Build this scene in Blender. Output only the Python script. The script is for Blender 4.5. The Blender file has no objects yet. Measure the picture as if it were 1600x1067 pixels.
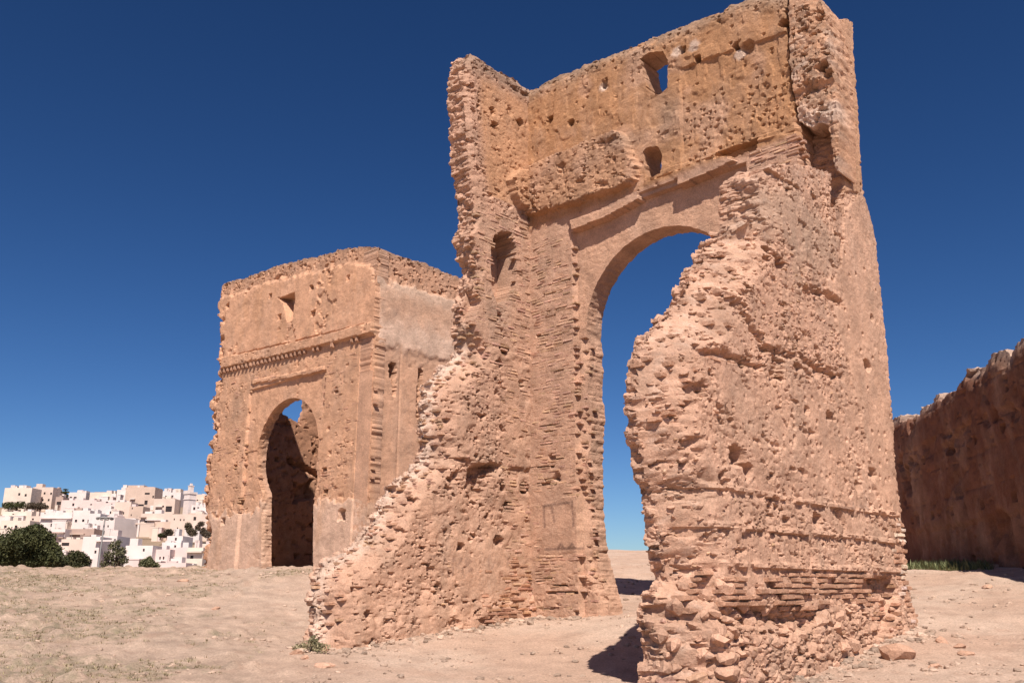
import bpy, math, random
import numpy as np
from mathutils import Matrix, Vector

SC = bpy.context.scene
COL = SC.collection
rng = np.random.default_rng(7)
random.seed(7)

# ------------------------------------------------------------------ camera, sky, sun, exposure
EYE = 1.6
F = 1400.0                                   # focal length in photo pixels (1600 wide)
TILT = math.atan(387 / 1400.0)
YAW = math.atan2(1560, math.hypot(1400, 387))
sY, cY = math.sin(YAW), math.cos(YAW)
RIGHT = np.array([sY, cY]); FWD = np.array([-cY, sY])

cam = bpy.data.cameras.new('camera'); cam.sensor_width = 36.0; cam.lens = F / 1600 * 36
cam.clip_start = 0.1; cam.clip_end = 8000
cam_ob = bpy.data.objects.new('camera', cam); COL.objects.link(cam_ob)
look = Vector((FWD[0] * math.cos(TILT), FWD[1] * math.cos(TILT), math.sin(TILT)))
cam_ob.rotation_euler = look.to_track_quat('-Z', 'Y').to_euler()
cam_ob.location = (0, 0, EYE)
SC.camera = cam_ob

SUN = Vector((0.478, -0.409, 0.777)).normalized()
wd = bpy.data.worlds.new('World'); SC.world = wd; wd.use_nodes = True
nt = wd.node_tree; nt.nodes.clear()
sky = nt.nodes.new('ShaderNodeTexSky'); sky.sky_type = 'NISHITA'; sky.sun_disc = False
sky.sun_elevation = math.asin(SUN.z); sky.sun_rotation = math.atan2(SUN.x, SUN.y)
sky.altitude = 1500; sky.air_density = 0.9; sky.dust_density = 1.5; sky.ozone_density = 3.5
hsv = nt.nodes.new('ShaderNodeHueSaturation'); hsv.inputs['Saturation'].default_value = 1.12; hsv.inputs['Hue'].default_value = .503; hsv.inputs['Value'].default_value = .76
gam = nt.nodes.new('ShaderNodeGamma'); gam.inputs['Gamma'].default_value = 1.3
bgn = nt.nodes.new('ShaderNodeBackground'); bgn.inputs['Strength'].default_value = 0.05
wo = nt.nodes.new('ShaderNodeOutputWorld')
nt.links.new(sky.outputs[0], gam.inputs['Color']); nt.links.new(gam.outputs[0], hsv.inputs['Color']); nt.links.new(hsv.outputs[0], bgn.inputs[0]); nt.links.new(bgn.outputs[0], wo.inputs[0])

sl = bpy.data.lights.new('sun', 'SUN'); sl.energy = 5.0; sl.angle = math.radians(0.5); sl.color = (1.0, 0.93, 0.84)
so = bpy.data.objects.new('sun', sl); COL.objects.link(so)
so.rotation_euler = SUN.to_track_quat('Z', 'Y').to_euler(); so.location = SUN * 60

vs = SC.view_settings
vs.view_transform = 'Standard'; vs.look = 'None'; vs.gamma = 1.0; vs.use_curve_mapping = False
vs.exposure = 0.44
try: SC.cycles.max_bounces = 6; SC.cycles.diffuse_bounces = 2
except Exception: pass

# ------------------------------------------------------------------ pixel <-> place helpers
def ray(px, py):
    x = (px - 800) / F; y = (533.5 - py) / F
    f = math.cos(TILT) - y * math.sin(TILT); z = math.sin(TILT) + y * math.cos(TILT)
    d = x * RIGHT + f * FWD
    return np.array([d[0], d[1], z])
def onX(p, X): d = ray(*p); q = d * (X / d[0]); return (q[1], q[2] + EYE)     # -> (Y, z)
def onY(p, Y): d = ray(*p); q = d * (Y / d[1]); return (q[0], q[2] + EYE)     # -> (X, z)
def at_fwd(px, f): return (px - 800) / 1452.5 * f * RIGHT + f * FWD           # ground column px at forward distance f
def zrow(py, f): d = ray(800, py); return d[2] / math.hypot(d[0], d[1]) * f + EYE

# ------------------------------------------------------------------ noise
_P = rng.permutation(256).astype(np.int64); _P = np.concatenate([_P, _P, _P])
_G = rng.normal(size=(256, 3)); _G /= np.linalg.norm(_G, axis=1)[:, None]
def perlin(x, y, z=0.0):
    x = np.asarray(x, float); y = np.asarray(y, float); z = np.zeros_like(x) + z
    xi = np.floor(x).astype(np.int64); yi = np.floor(y).astype(np.int64); zi = np.floor(z).astype(np.int64)
    xf = x - xi; yf = y - yi; zf = z - zi
    fu = lambda t: t * t * t * (t * (t * 6 - 15) + 10)
    u, v, w = fu(xf), fu(yf), fu(zf); xi &= 255; yi &= 255; zi &= 255
    def g(a, b, c):
        h = _P[_P[_P[xi + a] + yi + b] + zi + c] & 255; q = _G[h]
        return q[..., 0] * (xf - a) + q[..., 1] * (yf - b) + q[..., 2] * (zf - c)
    def lx(b, c): p = g(0, b, c); return p + u * (g(1, b, c) - p)
    def ly(c): p = lx(0, c); return p + v * (lx(1, c) - p)
    p = ly(0); return 1.6 * (p + w * (ly(1) - p))
def fbm(x, y, z=0.0, o=4, r=0.5):
    s = 0; a = 1.0; f = 1.0; t = 0
    for i in range(o):
        s = s + a * perlin(np.asarray(x) * f + 17.3 * i, np.asarray(y) * f - 9.1 * i, z * f + 3.7 * i); t += a; a *= r; f *= 2.03
    return s / t
def hash2(i, j, k=0):
    n = (i * 374761393 + j * 668265263 + k * 1274126177) & 0xffffffff
    n = ((n ^ (n >> 13)) * 1274126177) & 0xffffffff
    return ((n ^ (n >> 16)) & 0xffff) / 65535.0
def worley(x, y, k=0, jit=0.9):
    xi = np.floor(x).astype(np.int64); yi = np.floor(y).astype(np.int64)
    f1 = np.full(x.shape, 9.0); f2 = np.full(x.shape, 9.0); idv = np.zeros(x.shape)
    for a in (-1, 0, 1):
        for b in (-1, 0, 1):
            cx = xi + a; cy = yi + b
            px = cx + 0.5 + jit * (hash2(cx, cy, k) - 0.5); py = cy + 0.5 + jit * (hash2(cx, cy, k + 5) - 0.5)
            d = np.hypot(px - x, py - y); near = d < f1
            f2 = np.where(near, f1, np.minimum(f2, d)); idv = np.where(near, hash2(cx, cy, k + 9), idv); f1 = np.where(near, d, f1)
    return f1, f2, idv
def sstep(a, b, x): t = np.clip((x - a) / (b - a), 0, 1); return t * t * (3 - 2 * t)
def sdpoly(P, u, v):
    P = np.asarray(P, float); n = len(P); d = np.full(u.shape, 1e9); ins = np.zeros(u.shape, bool)
    for i in range(n):
        a = P[i]; b = P[(i + 1) % n]; e = b - a
        wx = u - a[0]; wy = v - a[1]; t = np.clip((wx * e[0] + wy * e[1]) / max(e @ e, 1e-12), 0, 1)
        d = np.minimum(d, (wx - e[0] * t) ** 2 + (wy - e[1] * t) ** 2)
        c = ((a[1] > v) != (b[1] > v))
        if abs(e[1]) > 1e-9: ins ^= c & (u < a[0] + (v - a[1]) * e[0] / e[1])
    return np.sqrt(d) * np.where(ins, 1, -1)
def sdline(P, u, v):
    d = np.full(u.shape, 1e9)
    for a, b in zip(P[:-1], P[1:]):
        a = np.array(a, float); b = np.array(b, float); e = b - a
        wx = u - a[0]; wy = v - a[1]; t = np.clip((wx * e[0] + wy * e[1]) / max(e @ e, 1e-12), 0, 1)
        d = np.minimum(d, np.hypot(wx - e[0] * t, wy - e[1] * t))
    return d

# ------------------------------------------------------------------ mesh / object helpers
def mesh_np(name, V, Q, mat, col=None, smooth=False):
    """V (n,3); Q list of face arrays, each (m,k)"""
    me = bpy.data.meshes.new(name)
    V = np.asarray(V, np.float32); Q = [np.asarray(q, np.int32) for q in Q if len(q)]
    me.vertices.add(len(V)); me.vertices.foreach_set('co', V.ravel())
    loops = np.concatenate([q.ravel() for q in Q]); tot = np.concatenate([np.full(len(q), q.shape[1], np.int32) for q in Q])
    start = np.concatenate([[0], np.cumsum(tot)[:-1]]).astype(np.int32)
    me.loops.add(len(loops)); me.loops.foreach_set('vertex_index', loops)
    me.polygons.add(len(tot)); me.polygons.foreach_set('loop_start', start); me.polygons.foreach_set('loop_total', tot)
    me.polygons.foreach_set('use_smooth', np.full(len(tot), smooth, bool))
    me.update(calc_edges=True); me.validate()
    if col is not None:
        at = me.color_attributes.new('Col', 'FLOAT_COLOR', 'POINT')
        c = np.ones((len(V), 4), np.float32); c[:, :3] = col; at.data.foreach_set('color', c.ravel())
    if mat is not None: me.materials.append(mat)
    return me
def link(name, me, parent=None, loc=None):
    o = bpy.data.objects.new(name, me); COL.objects.link(o)
    if loc is not None: o.location = loc
    if parent is not None: o.parent = parent
    return o
def thing(name, label, cat, loc=(0, 0, 0), group=None):
    o = bpy.data.objects.new(name, None); COL.objects.link(o); o.location = loc; o.empty_display_size = 0.2
    return tag(o, label, cat, group)
def tag(o, label, cat, group=None):
    o['label'] = label; o['category'] = cat
    if group: o['group'] = group
    return o
def child_world(o, parent):                       # a child whose mesh is written in world coordinates
    o.parent = parent; o.matrix_parent_inverse = Matrix.Translation(-Vector(parent.location)); return o
def kind(o, k): o['kind'] = k; return o

# ------------------------------------------------------------------ materials
def nodes(name):
    m = bpy.data.materials.new(name); m.use_nodes = True; t = m.node_tree
    b = t.nodes['Principled BSDF']; b.inputs['Roughness'].default_value = 0.95
    b.inputs['Specular IOR Level'].default_value = 0.15
    return m, t, b
def mat_masonry(name, attr=True, base=(.45, .27, .17), var=0.28, rand=0.0, bump=0.6, scale=1.0, weather=.4, grit=.68):
    m, t, b = nodes(name); N = t.nodes.new; L = t.links.new
    geo = N('ShaderNodeNewGeometry')
    if attr:
        a = N('ShaderNodeAttribute'); a.attribute_name = 'Col'; csrc = a.outputs['Color']
    else:
        a = N('ShaderNodeRGB'); a.outputs[0].default_value = (*base, 1); csrc = a.outputs[0]
    n1 = N('ShaderNodeTexNoise'); n1.inputs['Scale'].default_value = 2.2 * scale; n1.inputs['Detail'].default_value = 8; n1.inputs['Roughness'].default_value = .65
    n2 = N('ShaderNodeTexNoise'); n2.inputs['Scale'].default_value = 34 * scale; n2.inputs['Detail'].default_value = 5; n2.inputs['Roughness'].default_value = .7
    for n in (n1, n2): L(geo.outputs['Position'], n.inputs['Vector'])
    mr = N('ShaderNodeMapRange'); mr.inputs[1].default_value = .3; mr.inputs[2].default_value = .7; mr.inputs[3].default_value = 1 - var; mr.inputs[4].default_value = 1 + var * .75
    L(n1.outputs[0], mr.inputs[0])
    mr2 = N('ShaderNodeMapRange'); mr2.inputs[1].default_value = .28; mr2.inputs[2].default_value = .66; mr2.inputs[3].default_value = grit; mr2.inputs[4].default_value = 1.12
    L(n2.outputs[0], mr2.inputs[0])
    mu = N('ShaderNodeMath'); mu.operation = 'MULTIPLY'; L(mr.outputs[0], mu.inputs[0]); L(mr2.outputs[0], mu.inputs[1])
    out = mu.outputs[0]
    if rand > 0:
        oi = N('ShaderNodeObjectInfo'); r = N('ShaderNodeMapRange'); r.inputs[3].default_value = 1 - rand; r.inputs[4].default_value = 1 + rand
        L(oi.outputs['Random'], r.inputs[0]); m2 = N('ShaderNodeMath'); m2.operation = 'MULTIPLY'; L(out, m2.inputs[0]); L(r.outputs[0], m2.inputs[1]); out = m2.outputs[0]
    mpw = N('ShaderNodeMapping'); mpw.inputs['Scale'].default_value = (1.3, 1.3, .55); L(geo.outputs['Position'], mpw.inputs['Vector'])
    n4 = N('ShaderNodeTexNoise'); n4.inputs['Scale'].default_value = 1.1 * scale; n4.inputs['Detail'].default_value = 9; n4.inputs['Roughness'].default_value = .68; L(mpw.outputs[0], n4.inputs['Vector'])
    mr4 = N('ShaderNodeMapRange'); mr4.inputs[1].default_value = .48; mr4.inputs[2].default_value = .72; mr4.inputs[3].default_value = 0; mr4.inputs[4].default_value = weather; L(n4.outputs[0], mr4.inputs[0])
    mx = N('ShaderNodeMix'); mx.data_type = 'RGBA'; L(mr4.outputs[0], mx.inputs[0]); L(csrc, mx.inputs[6]); mx.inputs[7].default_value = (.48, .325, .245, 1); csrc = mx.outputs[2]
    vm = N('ShaderNodeVectorMath'); vm.operation = 'SCALE'; L(csrc, vm.inputs[0]); L(out, vm.inputs['Scale'])
    L(vm.outputs[0], b.inputs['Base Color'])
    n3 = N('ShaderNodeTexNoise'); n3.inputs['Scale'].default_value = 13 * scale; n3.inputs['Detail'].default_value = 6; n3.inputs['Roughness'].default_value = .75
    L(geo.outputs['Position'], n3.inputs['Vector'])
    bq = N('ShaderNodeBump'); bq.inputs['Strength'].default_value = bump * .8; bq.inputs['Distance'].default_value = .05; L(n3.outputs[0], bq.inputs['Height'])
    bp = N('ShaderNodeBump'); bp.inputs['Strength'].default_value = bump; bp.inputs['Distance'].default_value = .025
    L(n2.outputs[0], bp.inputs['Height']); L(bq.outputs[0], bp.inputs['Normal']); L(bp.outputs[0], b.inputs['Normal'])
    return m
def mat_plain(name, c, rough=.9, var=.15, scale=.6):
    m, t, b = nodes(name); N = t.nodes.new; L = t.links.new; b.inputs['Roughness'].default_value = rough
    geo = N('ShaderNodeNewGeometry'); n = N('ShaderNodeTexNoise'); n.inputs['Scale'].default_value = scale; n.inputs['Detail'].default_value = 6
    L(geo.outputs['Position'], n.inputs['Vector'])
    mr = N('ShaderNodeMapRange'); mr.inputs[1].default_value = .3; mr.inputs[2].default_value = .7; mr.inputs[3].default_value = 1 - var; mr.inputs[4].default_value = 1 + var * .6
    L(n.outputs[0], mr.inputs[0]); vm = N('ShaderNodeVectorMath'); vm.operation = 'SCALE'; vm.inputs[0].default_value = c; L(mr.outputs[0], vm.inputs['Scale'])
    L(vm.outputs[0], b.inputs['Base Color']); return m
def mat_leaf(name):
    m, t, b = nodes(name); N = t.nodes.new; L = t.links.new
    a = N('ShaderNodeAttribute'); a.attribute_name = 'Col'; L(a.outputs['Color'], b.inputs['Base Color']); b.inputs['Roughness'].default_value = .6
    return m

PLASTER = np.array([.58, .346, .237]); BRICK = np.array([.46, .238, .146]); RUBBLE = np.array([.52, .308, .213])
OCHRE = np.array([.455, .238, .124]); GREY = np.array([.27, .185, .135]); LIME = np.array([.68, .51, .41]); MARK = np.array([.20, .115, .085])
M_WALL = mat_masonry('weathered_masonry')
M_BRICK = mat_masonry('old_brick', attr=False, base=tuple(BRICK * .5 + RUBBLE * .5), var=.2, rand=.16)
M_STONE = mat_masonry('rubble_stone', attr=False, base=tuple(RUBBLE * 1.06), var=.22, rand=.14)
M_GROUND = mat_masonry('dusty_earth', var=.16, bump=.8, scale=1.0, weather=.3, grit=.62)
M_GRASS = mat_leaf('grass_blades'); M_LEAF = mat_leaf('leaves')
M_BARK = mat_plain('bark', (.10, .07, .05), scale=6)
M_METAL = mat_plain('galvanised_metal', (.30, .28, .27), .5)
M_PANE = mat_plain('dark_window', (.045, .035, .035), .35)

# ------------------------------------------------------------------ ground heights
CT = []
def ct(p, f, z): q = at_fwd(p, f); CT.append((q[0], q[1], z))
for p, f, z in [(800, 0, -1.6), (0, 5, -1.5), (800, 5, -1.46), (1600, 5, -1.45), (0, 10, -1.28), (400, 10, -1.25), (800, 9, -1.25), (1500, 10, -1.05),
                (0, 15, -.85), (250, 15, -.85), (0, 20, -.22), (250, 20, -.28), (430, 20, -.35), (0, 26, .42), (200, 26, .42), (380, 24.5, .4), (0, 31, .68), (180, 31.5, .69), (300, 31, .69),
                (0, 37, .35), (200, 38, .35), (0, 46, -1.6), (200, 46, -1.7), (0, 62, -6), (250, 62, -6), (-600, 10, -1.1), (-600, 25, .3), (-600, 40, .3), (-600, 62, -5), (450, 46, .4),
                (985, 22.7, -.06), (985, 25.5, .33), (985, 33, 1.0), (985, 45, 1.72), (985, 57, 2.34), (985, 72, 2.0), (700, 30, .6), (650, 45, 1.0), (650, 62, 1.2),
                (1500, 15, -.62), (1500, 20, -.02), (1600, 22, .45), (1480, 27, .58), (1410, 32, .72), (1300, 45, 1.3), (1250, 60, 1.9), (1900, 14, -.3), (1900, 25, .5), (1700, 45, 1.2), (2400, 10, -1),
                (800, -12, -1.9), (-1200, -10, -1.9), (2400, -12, -1.8), (800, -40, -2.6), (1700, 70, 1.0)]: ct(p, f, z)
CT += [(-12.66, 9.1, -.93), (-12.66, 11.5, -.79), (-12.66, 14.1, -.6), (-10.9, 14.17, -.47), (-8.5, 14.6, -.48), (-5.65, 15.5, -.5), (-5.65, 14.9, -.62), (-5.65, 12.5, -1.0), (-5.65, 11.2, -1.1), (-5.65, 8, -1.22),
       (-19.7, 15.4, .5), (-24, 15.3, .58), (-28, 15.4, .62), (-24, 21, .75), (-19.7, 21, .6), (-9, 11, -1.0)]
CT = np.array(CT); CT[:, 2] += EYE
def _tps(r2): return np.where(r2 > 1e-9, .5 * r2 * np.log(np.maximum(r2, 1e-9)), 0)
def _fit():
    n = len(CT); X = CT[:, :2]; K = _tps(((X[:, None] - X[None]) ** 2).sum(-1)) + np.eye(n) * .4
    P = np.c_[np.ones(n), X]; A = np.zeros((n + 3, n + 3)); A[:n, :n] = K; A[:n, n:] = P; A[n:, :n] = P.T
    return np.linalg.solve(A, np.r_[CT[:, 2], 0, 0, 0])
_W = _fit()
def city_z(d):
    e = np.clip(d, 200, 425); yb = 890 - (e - 200) / 2.15; y = (533.5 - yb) / F
    z = e * (math.sin(TILT) + y * math.cos(TILT)) / (math.cos(TILT) - y * math.sin(TILT)) - 1.5
    return EYE + z - np.clip(200 - d, 0, 90) * .2 - np.clip(d - 425, 0, 400) * .12
def ground_z(x, y):
    x = np.asarray(x, float); y = np.asarray(y, float); r = np.hypot(x, y)
    sc = np.minimum(1, 75 / np.maximum(r, 1e-6)); xx = x * sc; yy = y * sc
    z = _W[-3] + _W[-2] * xx + _W[-1] * yy
    for i in range(len(CT)): z = z + _W[i] * _tps((xx - CT[i, 0]) ** 2 + (yy - CT[i, 1]) ** 2)
    far = EYE - 9 - 10 * sstep(60, 400, r); z = z + (far - z) * sstep(62, 150, r)
    fw = x * FWD[0] + y * FWD[1]; rt = x * RIGHT[0] + y * RIGHT[1]; ang = rt / np.maximum(fw, 1e-3)
    w = np.where(fw > 5, 1 - sstep(-.33, -.16, ang), 0) * sstep(85, 135, fw) * (1 - sstep(520, 900, fw)) * sstep(-2.0, -1.2, ang)
    return z + (city_z(fw) - z) * w
def gz(x, y): return float(ground_z(np.array([x]), np.array([y]))[0])

def grassiness(x, y):
    fw = x * FWD[0] + y * FWD[1]; rt = x * RIGHT[0] + y * RIGHT[1]; px = 800 + rt / np.maximum(fw, .5) * 1452
    w = (1 - sstep(330, 520, px + 120 * fbm(x * .25, y * .25, 3.1))) * sstep(7, 10, fw)
    pat = fbm(x * .5, y * .5, 8.8, 5, .6) + .5 * fbm(x * 2.3, y * 2.3, 1.8, 3)
    g = w * sstep(-.15, .3, pat + .14 - .0011 * (px - 100))
    strip = np.exp(-((fw - (24.2 + .004 * (px - 400))) / 1.1) ** 2) * sstep(130, 300, px) * (1 - sstep(470, 520, px)) * sstep(-.25, .1, pat)
    return np.clip(np.maximum(g, strip), 0, 1)

def build_ground():
    a0 = math.atan2(FWD[1], FWD[0])
    th = np.concatenate([np.linspace(-math.pi, -.72, 40, endpoint=False), np.linspace(-.72, .72, 560, endpoint=False), np.linspace(.72, math.pi, 40, endpoint=False)])
    r = np.concatenate([[.3, 1.5, 3, 4.5], np.geomspace(6, 75, 400), np.geomspace(79, 5000, 110)])
    R, TH = np.meshgrid(r, th, indexing='ij'); x = R * np.cos(TH + a0); y = R * np.sin(TH + a0)
    x, y, R = x.ravel(), y.ravel(), R.ravel()
    near = 1 - sstep(60, 110, R)
    z = ground_z(x, y)
    z += near * (.10 * fbm(x * .35, y * .35, 1, 3) + .035 * fbm(x * 1.6, y * 1.6, 2, 4)) + near * (1 - sstep(30, 60, R)) * .018 * fbm(x * 7, y * 7, 4, 3)
    g = grassiness(x, y)
    z += near * g * .03 * np.abs(fbm(x * 5, y * 5, 6, 3))
    fw_ = x * FWD[0] + y * FWD[1]; px_ = 800 + (x * RIGHT[0] + y * RIGHT[1]) / np.maximum(fw_, .5) * 1452
    clod = worley(x / .45 + .6 * fbm(x * 2, y * 2, 3, 2), y / .45, 5); cl = sstep(.0, .35, fbm(x * .7, y * .7, 44, 3) + .15)
    z += near * (1 - sstep(35, 60, R)) * (.25 + .75 * (1 - sstep(350, 600, px_))) * cl * (.05 + .06 * hash2(np.floor(clod[2] * 9999).astype(np.int64), 3)) * sstep(.5, .1, clod[0]) * (clod[2] > .4)
    base = np.array([.56, .372, .275]); pale = np.array([.60, .43, .33]); olive = np.array([.25, .21, .135])
    t = sstep(-.25, .35, fbm(x * .4, y * .4, 12, 5))[:, None]
    c = base * (1 - t) + pale * t
    fw = x * FWD[0] + y * FWD[1]; px = 800 + (x * RIGHT[0] + y * RIGHT[1]) / np.maximum(fw, .5) * 1452
    lf = (1 - sstep(300, 650, px))[:, None] * .85; c = c * (1 - lf) + np.array([.475, .340, .258]) * (1 + .55 * fbm(x * 1.6, y * 1.6, 91, 4, .7) + .25 * fbm(x * 5, y * 5, 95, 2))[:, None] * lf
    gg = (g * sstep(-.3, .3, fbm(x * 6, y * 6, 14, 3)))[:, None]; c = c * (1 - .8 * gg) + olive * .8 * gg
    pb = (sstep(.12, .4, fbm(x * 2.2, y * 2.2, 33, 4, .65)) * near * .42)[:, None]; c = c * (1 - pb) + np.array([.40, .25, .18]) * pb
    farw = sstep(70, 120, R)[:, None]; farc = np.array([.30, .215, .15]) * (1 + .5 * fbm(x * .08, y * .08, 2, 4))[:, None]
    c = c * (1 - farw) + farc * farw
    nr, nth = len(r), len(th); i = np.arange(nr - 1)[:, None]; j = np.arange(nth)[None]; j1 = (j + 1) % nth
    q = np.stack([i * nth + j, (i + 1) * nth + j, (i + 1) * nth + j1, i * nth + j1], -1).reshape(-1, 4)
    cen = len(x); V = np.c_[x, y, z]; V = np.r_[V, [[0, 0, gz(0, 0)]]]; c = np.r_[c, [base]]
    jj = np.arange(nth); tri = np.c_[np.full(nth, cen), jj, (jj + 1) % nth]
    o = link('ground', mesh_np('ground', V, [q, tri], M_GROUND, c, True)); kind(o, 'structure'); o['label'] = 'dusty pale earth slope with sparse dry grass'
build_ground()

# ------------------------------------------------------------------ ruined wall builder: a slab whose face is modelled as relief
ZH = np.array([0, 0, 1.0])
class Frame:
    def __init__(s, O, U): s.O = np.array(O, float); s.U = np.array(U, float); s.N = np.cross(s.U, ZH)
    def P(s, u, z, h): return s.O + np.outer(u, s.U) + np.outer(z, ZH) + np.outer(h, s.N)
FA = lambda Y: Frame((0, Y, 0), (1, 0, 0))        # face looks along -Y, u = X
FB = lambda X: Frame((X, 0, 0), (0, 1, 0))        # face looks along +X, u = Y

def slab(name, fr, u0, u1, z0, z1, du, dz, fn, T, parent, mat=None, rough=.06, step=.05, mid=None, calm=None):
    nu = int(round((u1 - u0) / du)) + 1; nz = int(round((z1 - z0) / dz)) + 1
    uu = np.linspace(u0, u1, nu); zz = np.linspace(z0, z1, nz); du = uu[1] - uu[0]; dz = zz[1] - zz[0]
    Zg, Ug = np.meshgrid(zz, uu, indexing='ij'); u = Ug.ravel().copy(); z = Zg.ravel().copy()
    r = fn(u, z); sd, h, col = r['sd'], r['h'], r['col']
    S = sd.reshape(nz, nu); keep = (S[:-1, :-1] + S[1:, :-1] + S[:-1, 1:] + S[1:, 1:]) > 0
    pad = np.zeros((nz + 1, nu + 1), bool); pad[1:-1, 1:-1] = keep
    cnt = pad[1:, 1:].astype(int) + pad[:-1, 1:] + pad[1:, :-1] + pad[:-1, :-1]
    bnd = ((cnt > 0) & (cnt < 4)).ravel()
    gz_, gu_ = np.gradient(S, dz, du); gl = np.hypot(gz_, gu_) + 1e-6; gz_ = (gz_ / gl).ravel(); gu_ = (gu_ / gl).ravel()
    m = np.clip(sd, -.6 * du, .6 * du) * bnd; u -= m * gu_; z -= m * gz_
    j = .28 * ~bnd; u += j * du * perlin(u * 9, z * 9, 5.5); z += j * dz * perlin(u * 9, z * 9, 9.5)
    V = [fr.P(u, z, h)]; C = [col]; n = len(u)
    idx = np.arange(nz * nu).reshape(nz, nu); a, b, c, d = idx[:-1, :-1], idx[:-1, 1:], idx[1:, 1:], idx[1:, :-1]
    Q = [np.stack([a[keep], b[keep], c[keep], d[keep]], -1)]
    K = pad
    def nb(dy, dx): return K[1 + dy:K.shape[0] - 1 + dy, 1 + dx:K.shape[1] - 1 + dx]
    E = []
    for (s, e, dy, dx) in ((a, b, -1, 0), (b, c, 0, 1), (c, d, 1, 0), (d, a, 0, -1)):
        k = keep & ~nb(dy, dx); E.append(np.stack([s[k], e[k]], -1))
    E = np.concatenate(E); bv = np.unique(E); lut = np.full(n, -1); lut[bv] = np.arange(len(bv)); nb_ = len(bv)
    L = max(2, int(round(T / step)))
    prev = bv; prev_lut = None
    for k in range(1, L + 1):
        t = k / L; hk = h[bv] * (1 - t) - T * t; ub, zb = u[bv], z[bv]
        amp = rough * min(1, k / 2) * (fbm(ub * 4 + fr.O[0], zb * 6, hk * 4, 4, .6) * 1.4 + .7 * fbm(ub * 9, zb * 12, hk * 9 + 3, 3))
        if calm is not None: amp = amp * calm(ub, zb)
        V.append(fr.P(ub + gu_[bv] * amp, zb + gz_[bv] * amp, hk)); C.append(col[bv] * (1 - .5 * t) + RUBBLE * .5 * t if mid is None else col[bv] * (1 - t) + mid * t)
        cur = n + (k - 1) * nb_
        A = E[:, 0] if k == 1 else n + (k - 2) * nb_ + lut[E[:, 0]]; B = E[:, 1] if k == 1 else n + (k - 2) * nb_ + lut[E[:, 1]]
        Q.append(np.stack([A, cur + lut[E[:, 0]], cur + lut[E[:, 1]], B], -1))
    # plain back face
    st = 8; ku = np.arange(0, nu - 1, st); kz = np.arange(0, nz - 1, st); base = n + L * nb_
    bu = np.append(uu[ku], uu[-1]); bz = np.append(zz[kz], zz[-1]); BZ, BU = np.meshgrid(bz, bu, indexing='ij')
    V.append(fr.P(BU.ravel(), BZ.ravel(), np.full(BU.size, -T))); C.append(np.tile(RUBBLE, (BU.size, 1)))
    bi = base + np.arange(BU.size).reshape(BU.shape)
    kk = np.zeros((len(kz), len(ku)), bool)
    for i, y0 in enumerate(kz): kk[i] = [keep[y0:y0 + st, x0:x0 + st].mean() > .999 for x0 in ku]
    Q.append(np.stack([bi[:-1, :-1][kk], bi[1:, :-1][kk], bi[1:, 1:][kk], bi[:-1, 1:][kk]], -1))
    V = np.concatenate(V); C = np.concatenate(C)
    used = np.zeros(len(V), bool)
    for q in Q: used[q.ravel()] = True
    re = np.cumsum(used) - 1
    me = mesh_np(name, V[used], [re[q] for q in Q], mat or M_WALL, C[used], True); me.set_sharp_from_angle(angle=math.radians(30)); o = link(name, me)
    child_world(o, parent); return o

def rubble(u, z, k, size=.16, amp=1.0):
    wu = u + .05 * perlin(u * 5, z * 5, k); wz = z + .04 * perlin(u * 5, z * 5, k + 7)
    f1, f2, i1 = worley(wu / size, wz / (size * .7), int(k * 3)); g1, g2, i2 = worley(wu / (size * .42), wz / (size * .34), int(k * 3) + 40)
    r = .017 * sstep(0, .35, f2 - f1) + (i1 - .5) * .016 + .007 * sstep(0, .4, g2 - g1) + (i2 - .5) * .008
    r += .05 * fbm(u * 1.3, z * 1.6, k, 3) + .022 * (.5 - np.abs(fbm(u * 6, z * 9, k, 4, .6)) * 2.2) + .016 * fbm(u * 14, z * 18, k, 3, .7)
    pn = fbm(u * 2.3, z * 3.3, k + 20, 4); r -= .11 * sstep(.26, .40, pn)
    r -= .10 * sstep(.27, .34, fbm(u * 5, z * 7, k + 30, 4) + .18 * pn) + .06 * sstep(.30, .36, fbm(u * 11, z * 14, k + 33, 3) + .25 * pn)
    return .72 * amp * r
def pits(u, z, k, sp, rad, depth, prob):
    f1, f2, i = worley(u / sp, z / sp, k, .8); return -depth * (1 - sstep(rad * .6, rad, f1 * sp)) * (i < prob)
def mixc(c, w, new): w = np.clip(w, 0, 1)[:, None]; return c * (1 - w) + np.asarray(new) * w
def soft(sd, n, amp=.08, e=.02): return sstep(-e, e, sd + amp * n)

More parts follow.
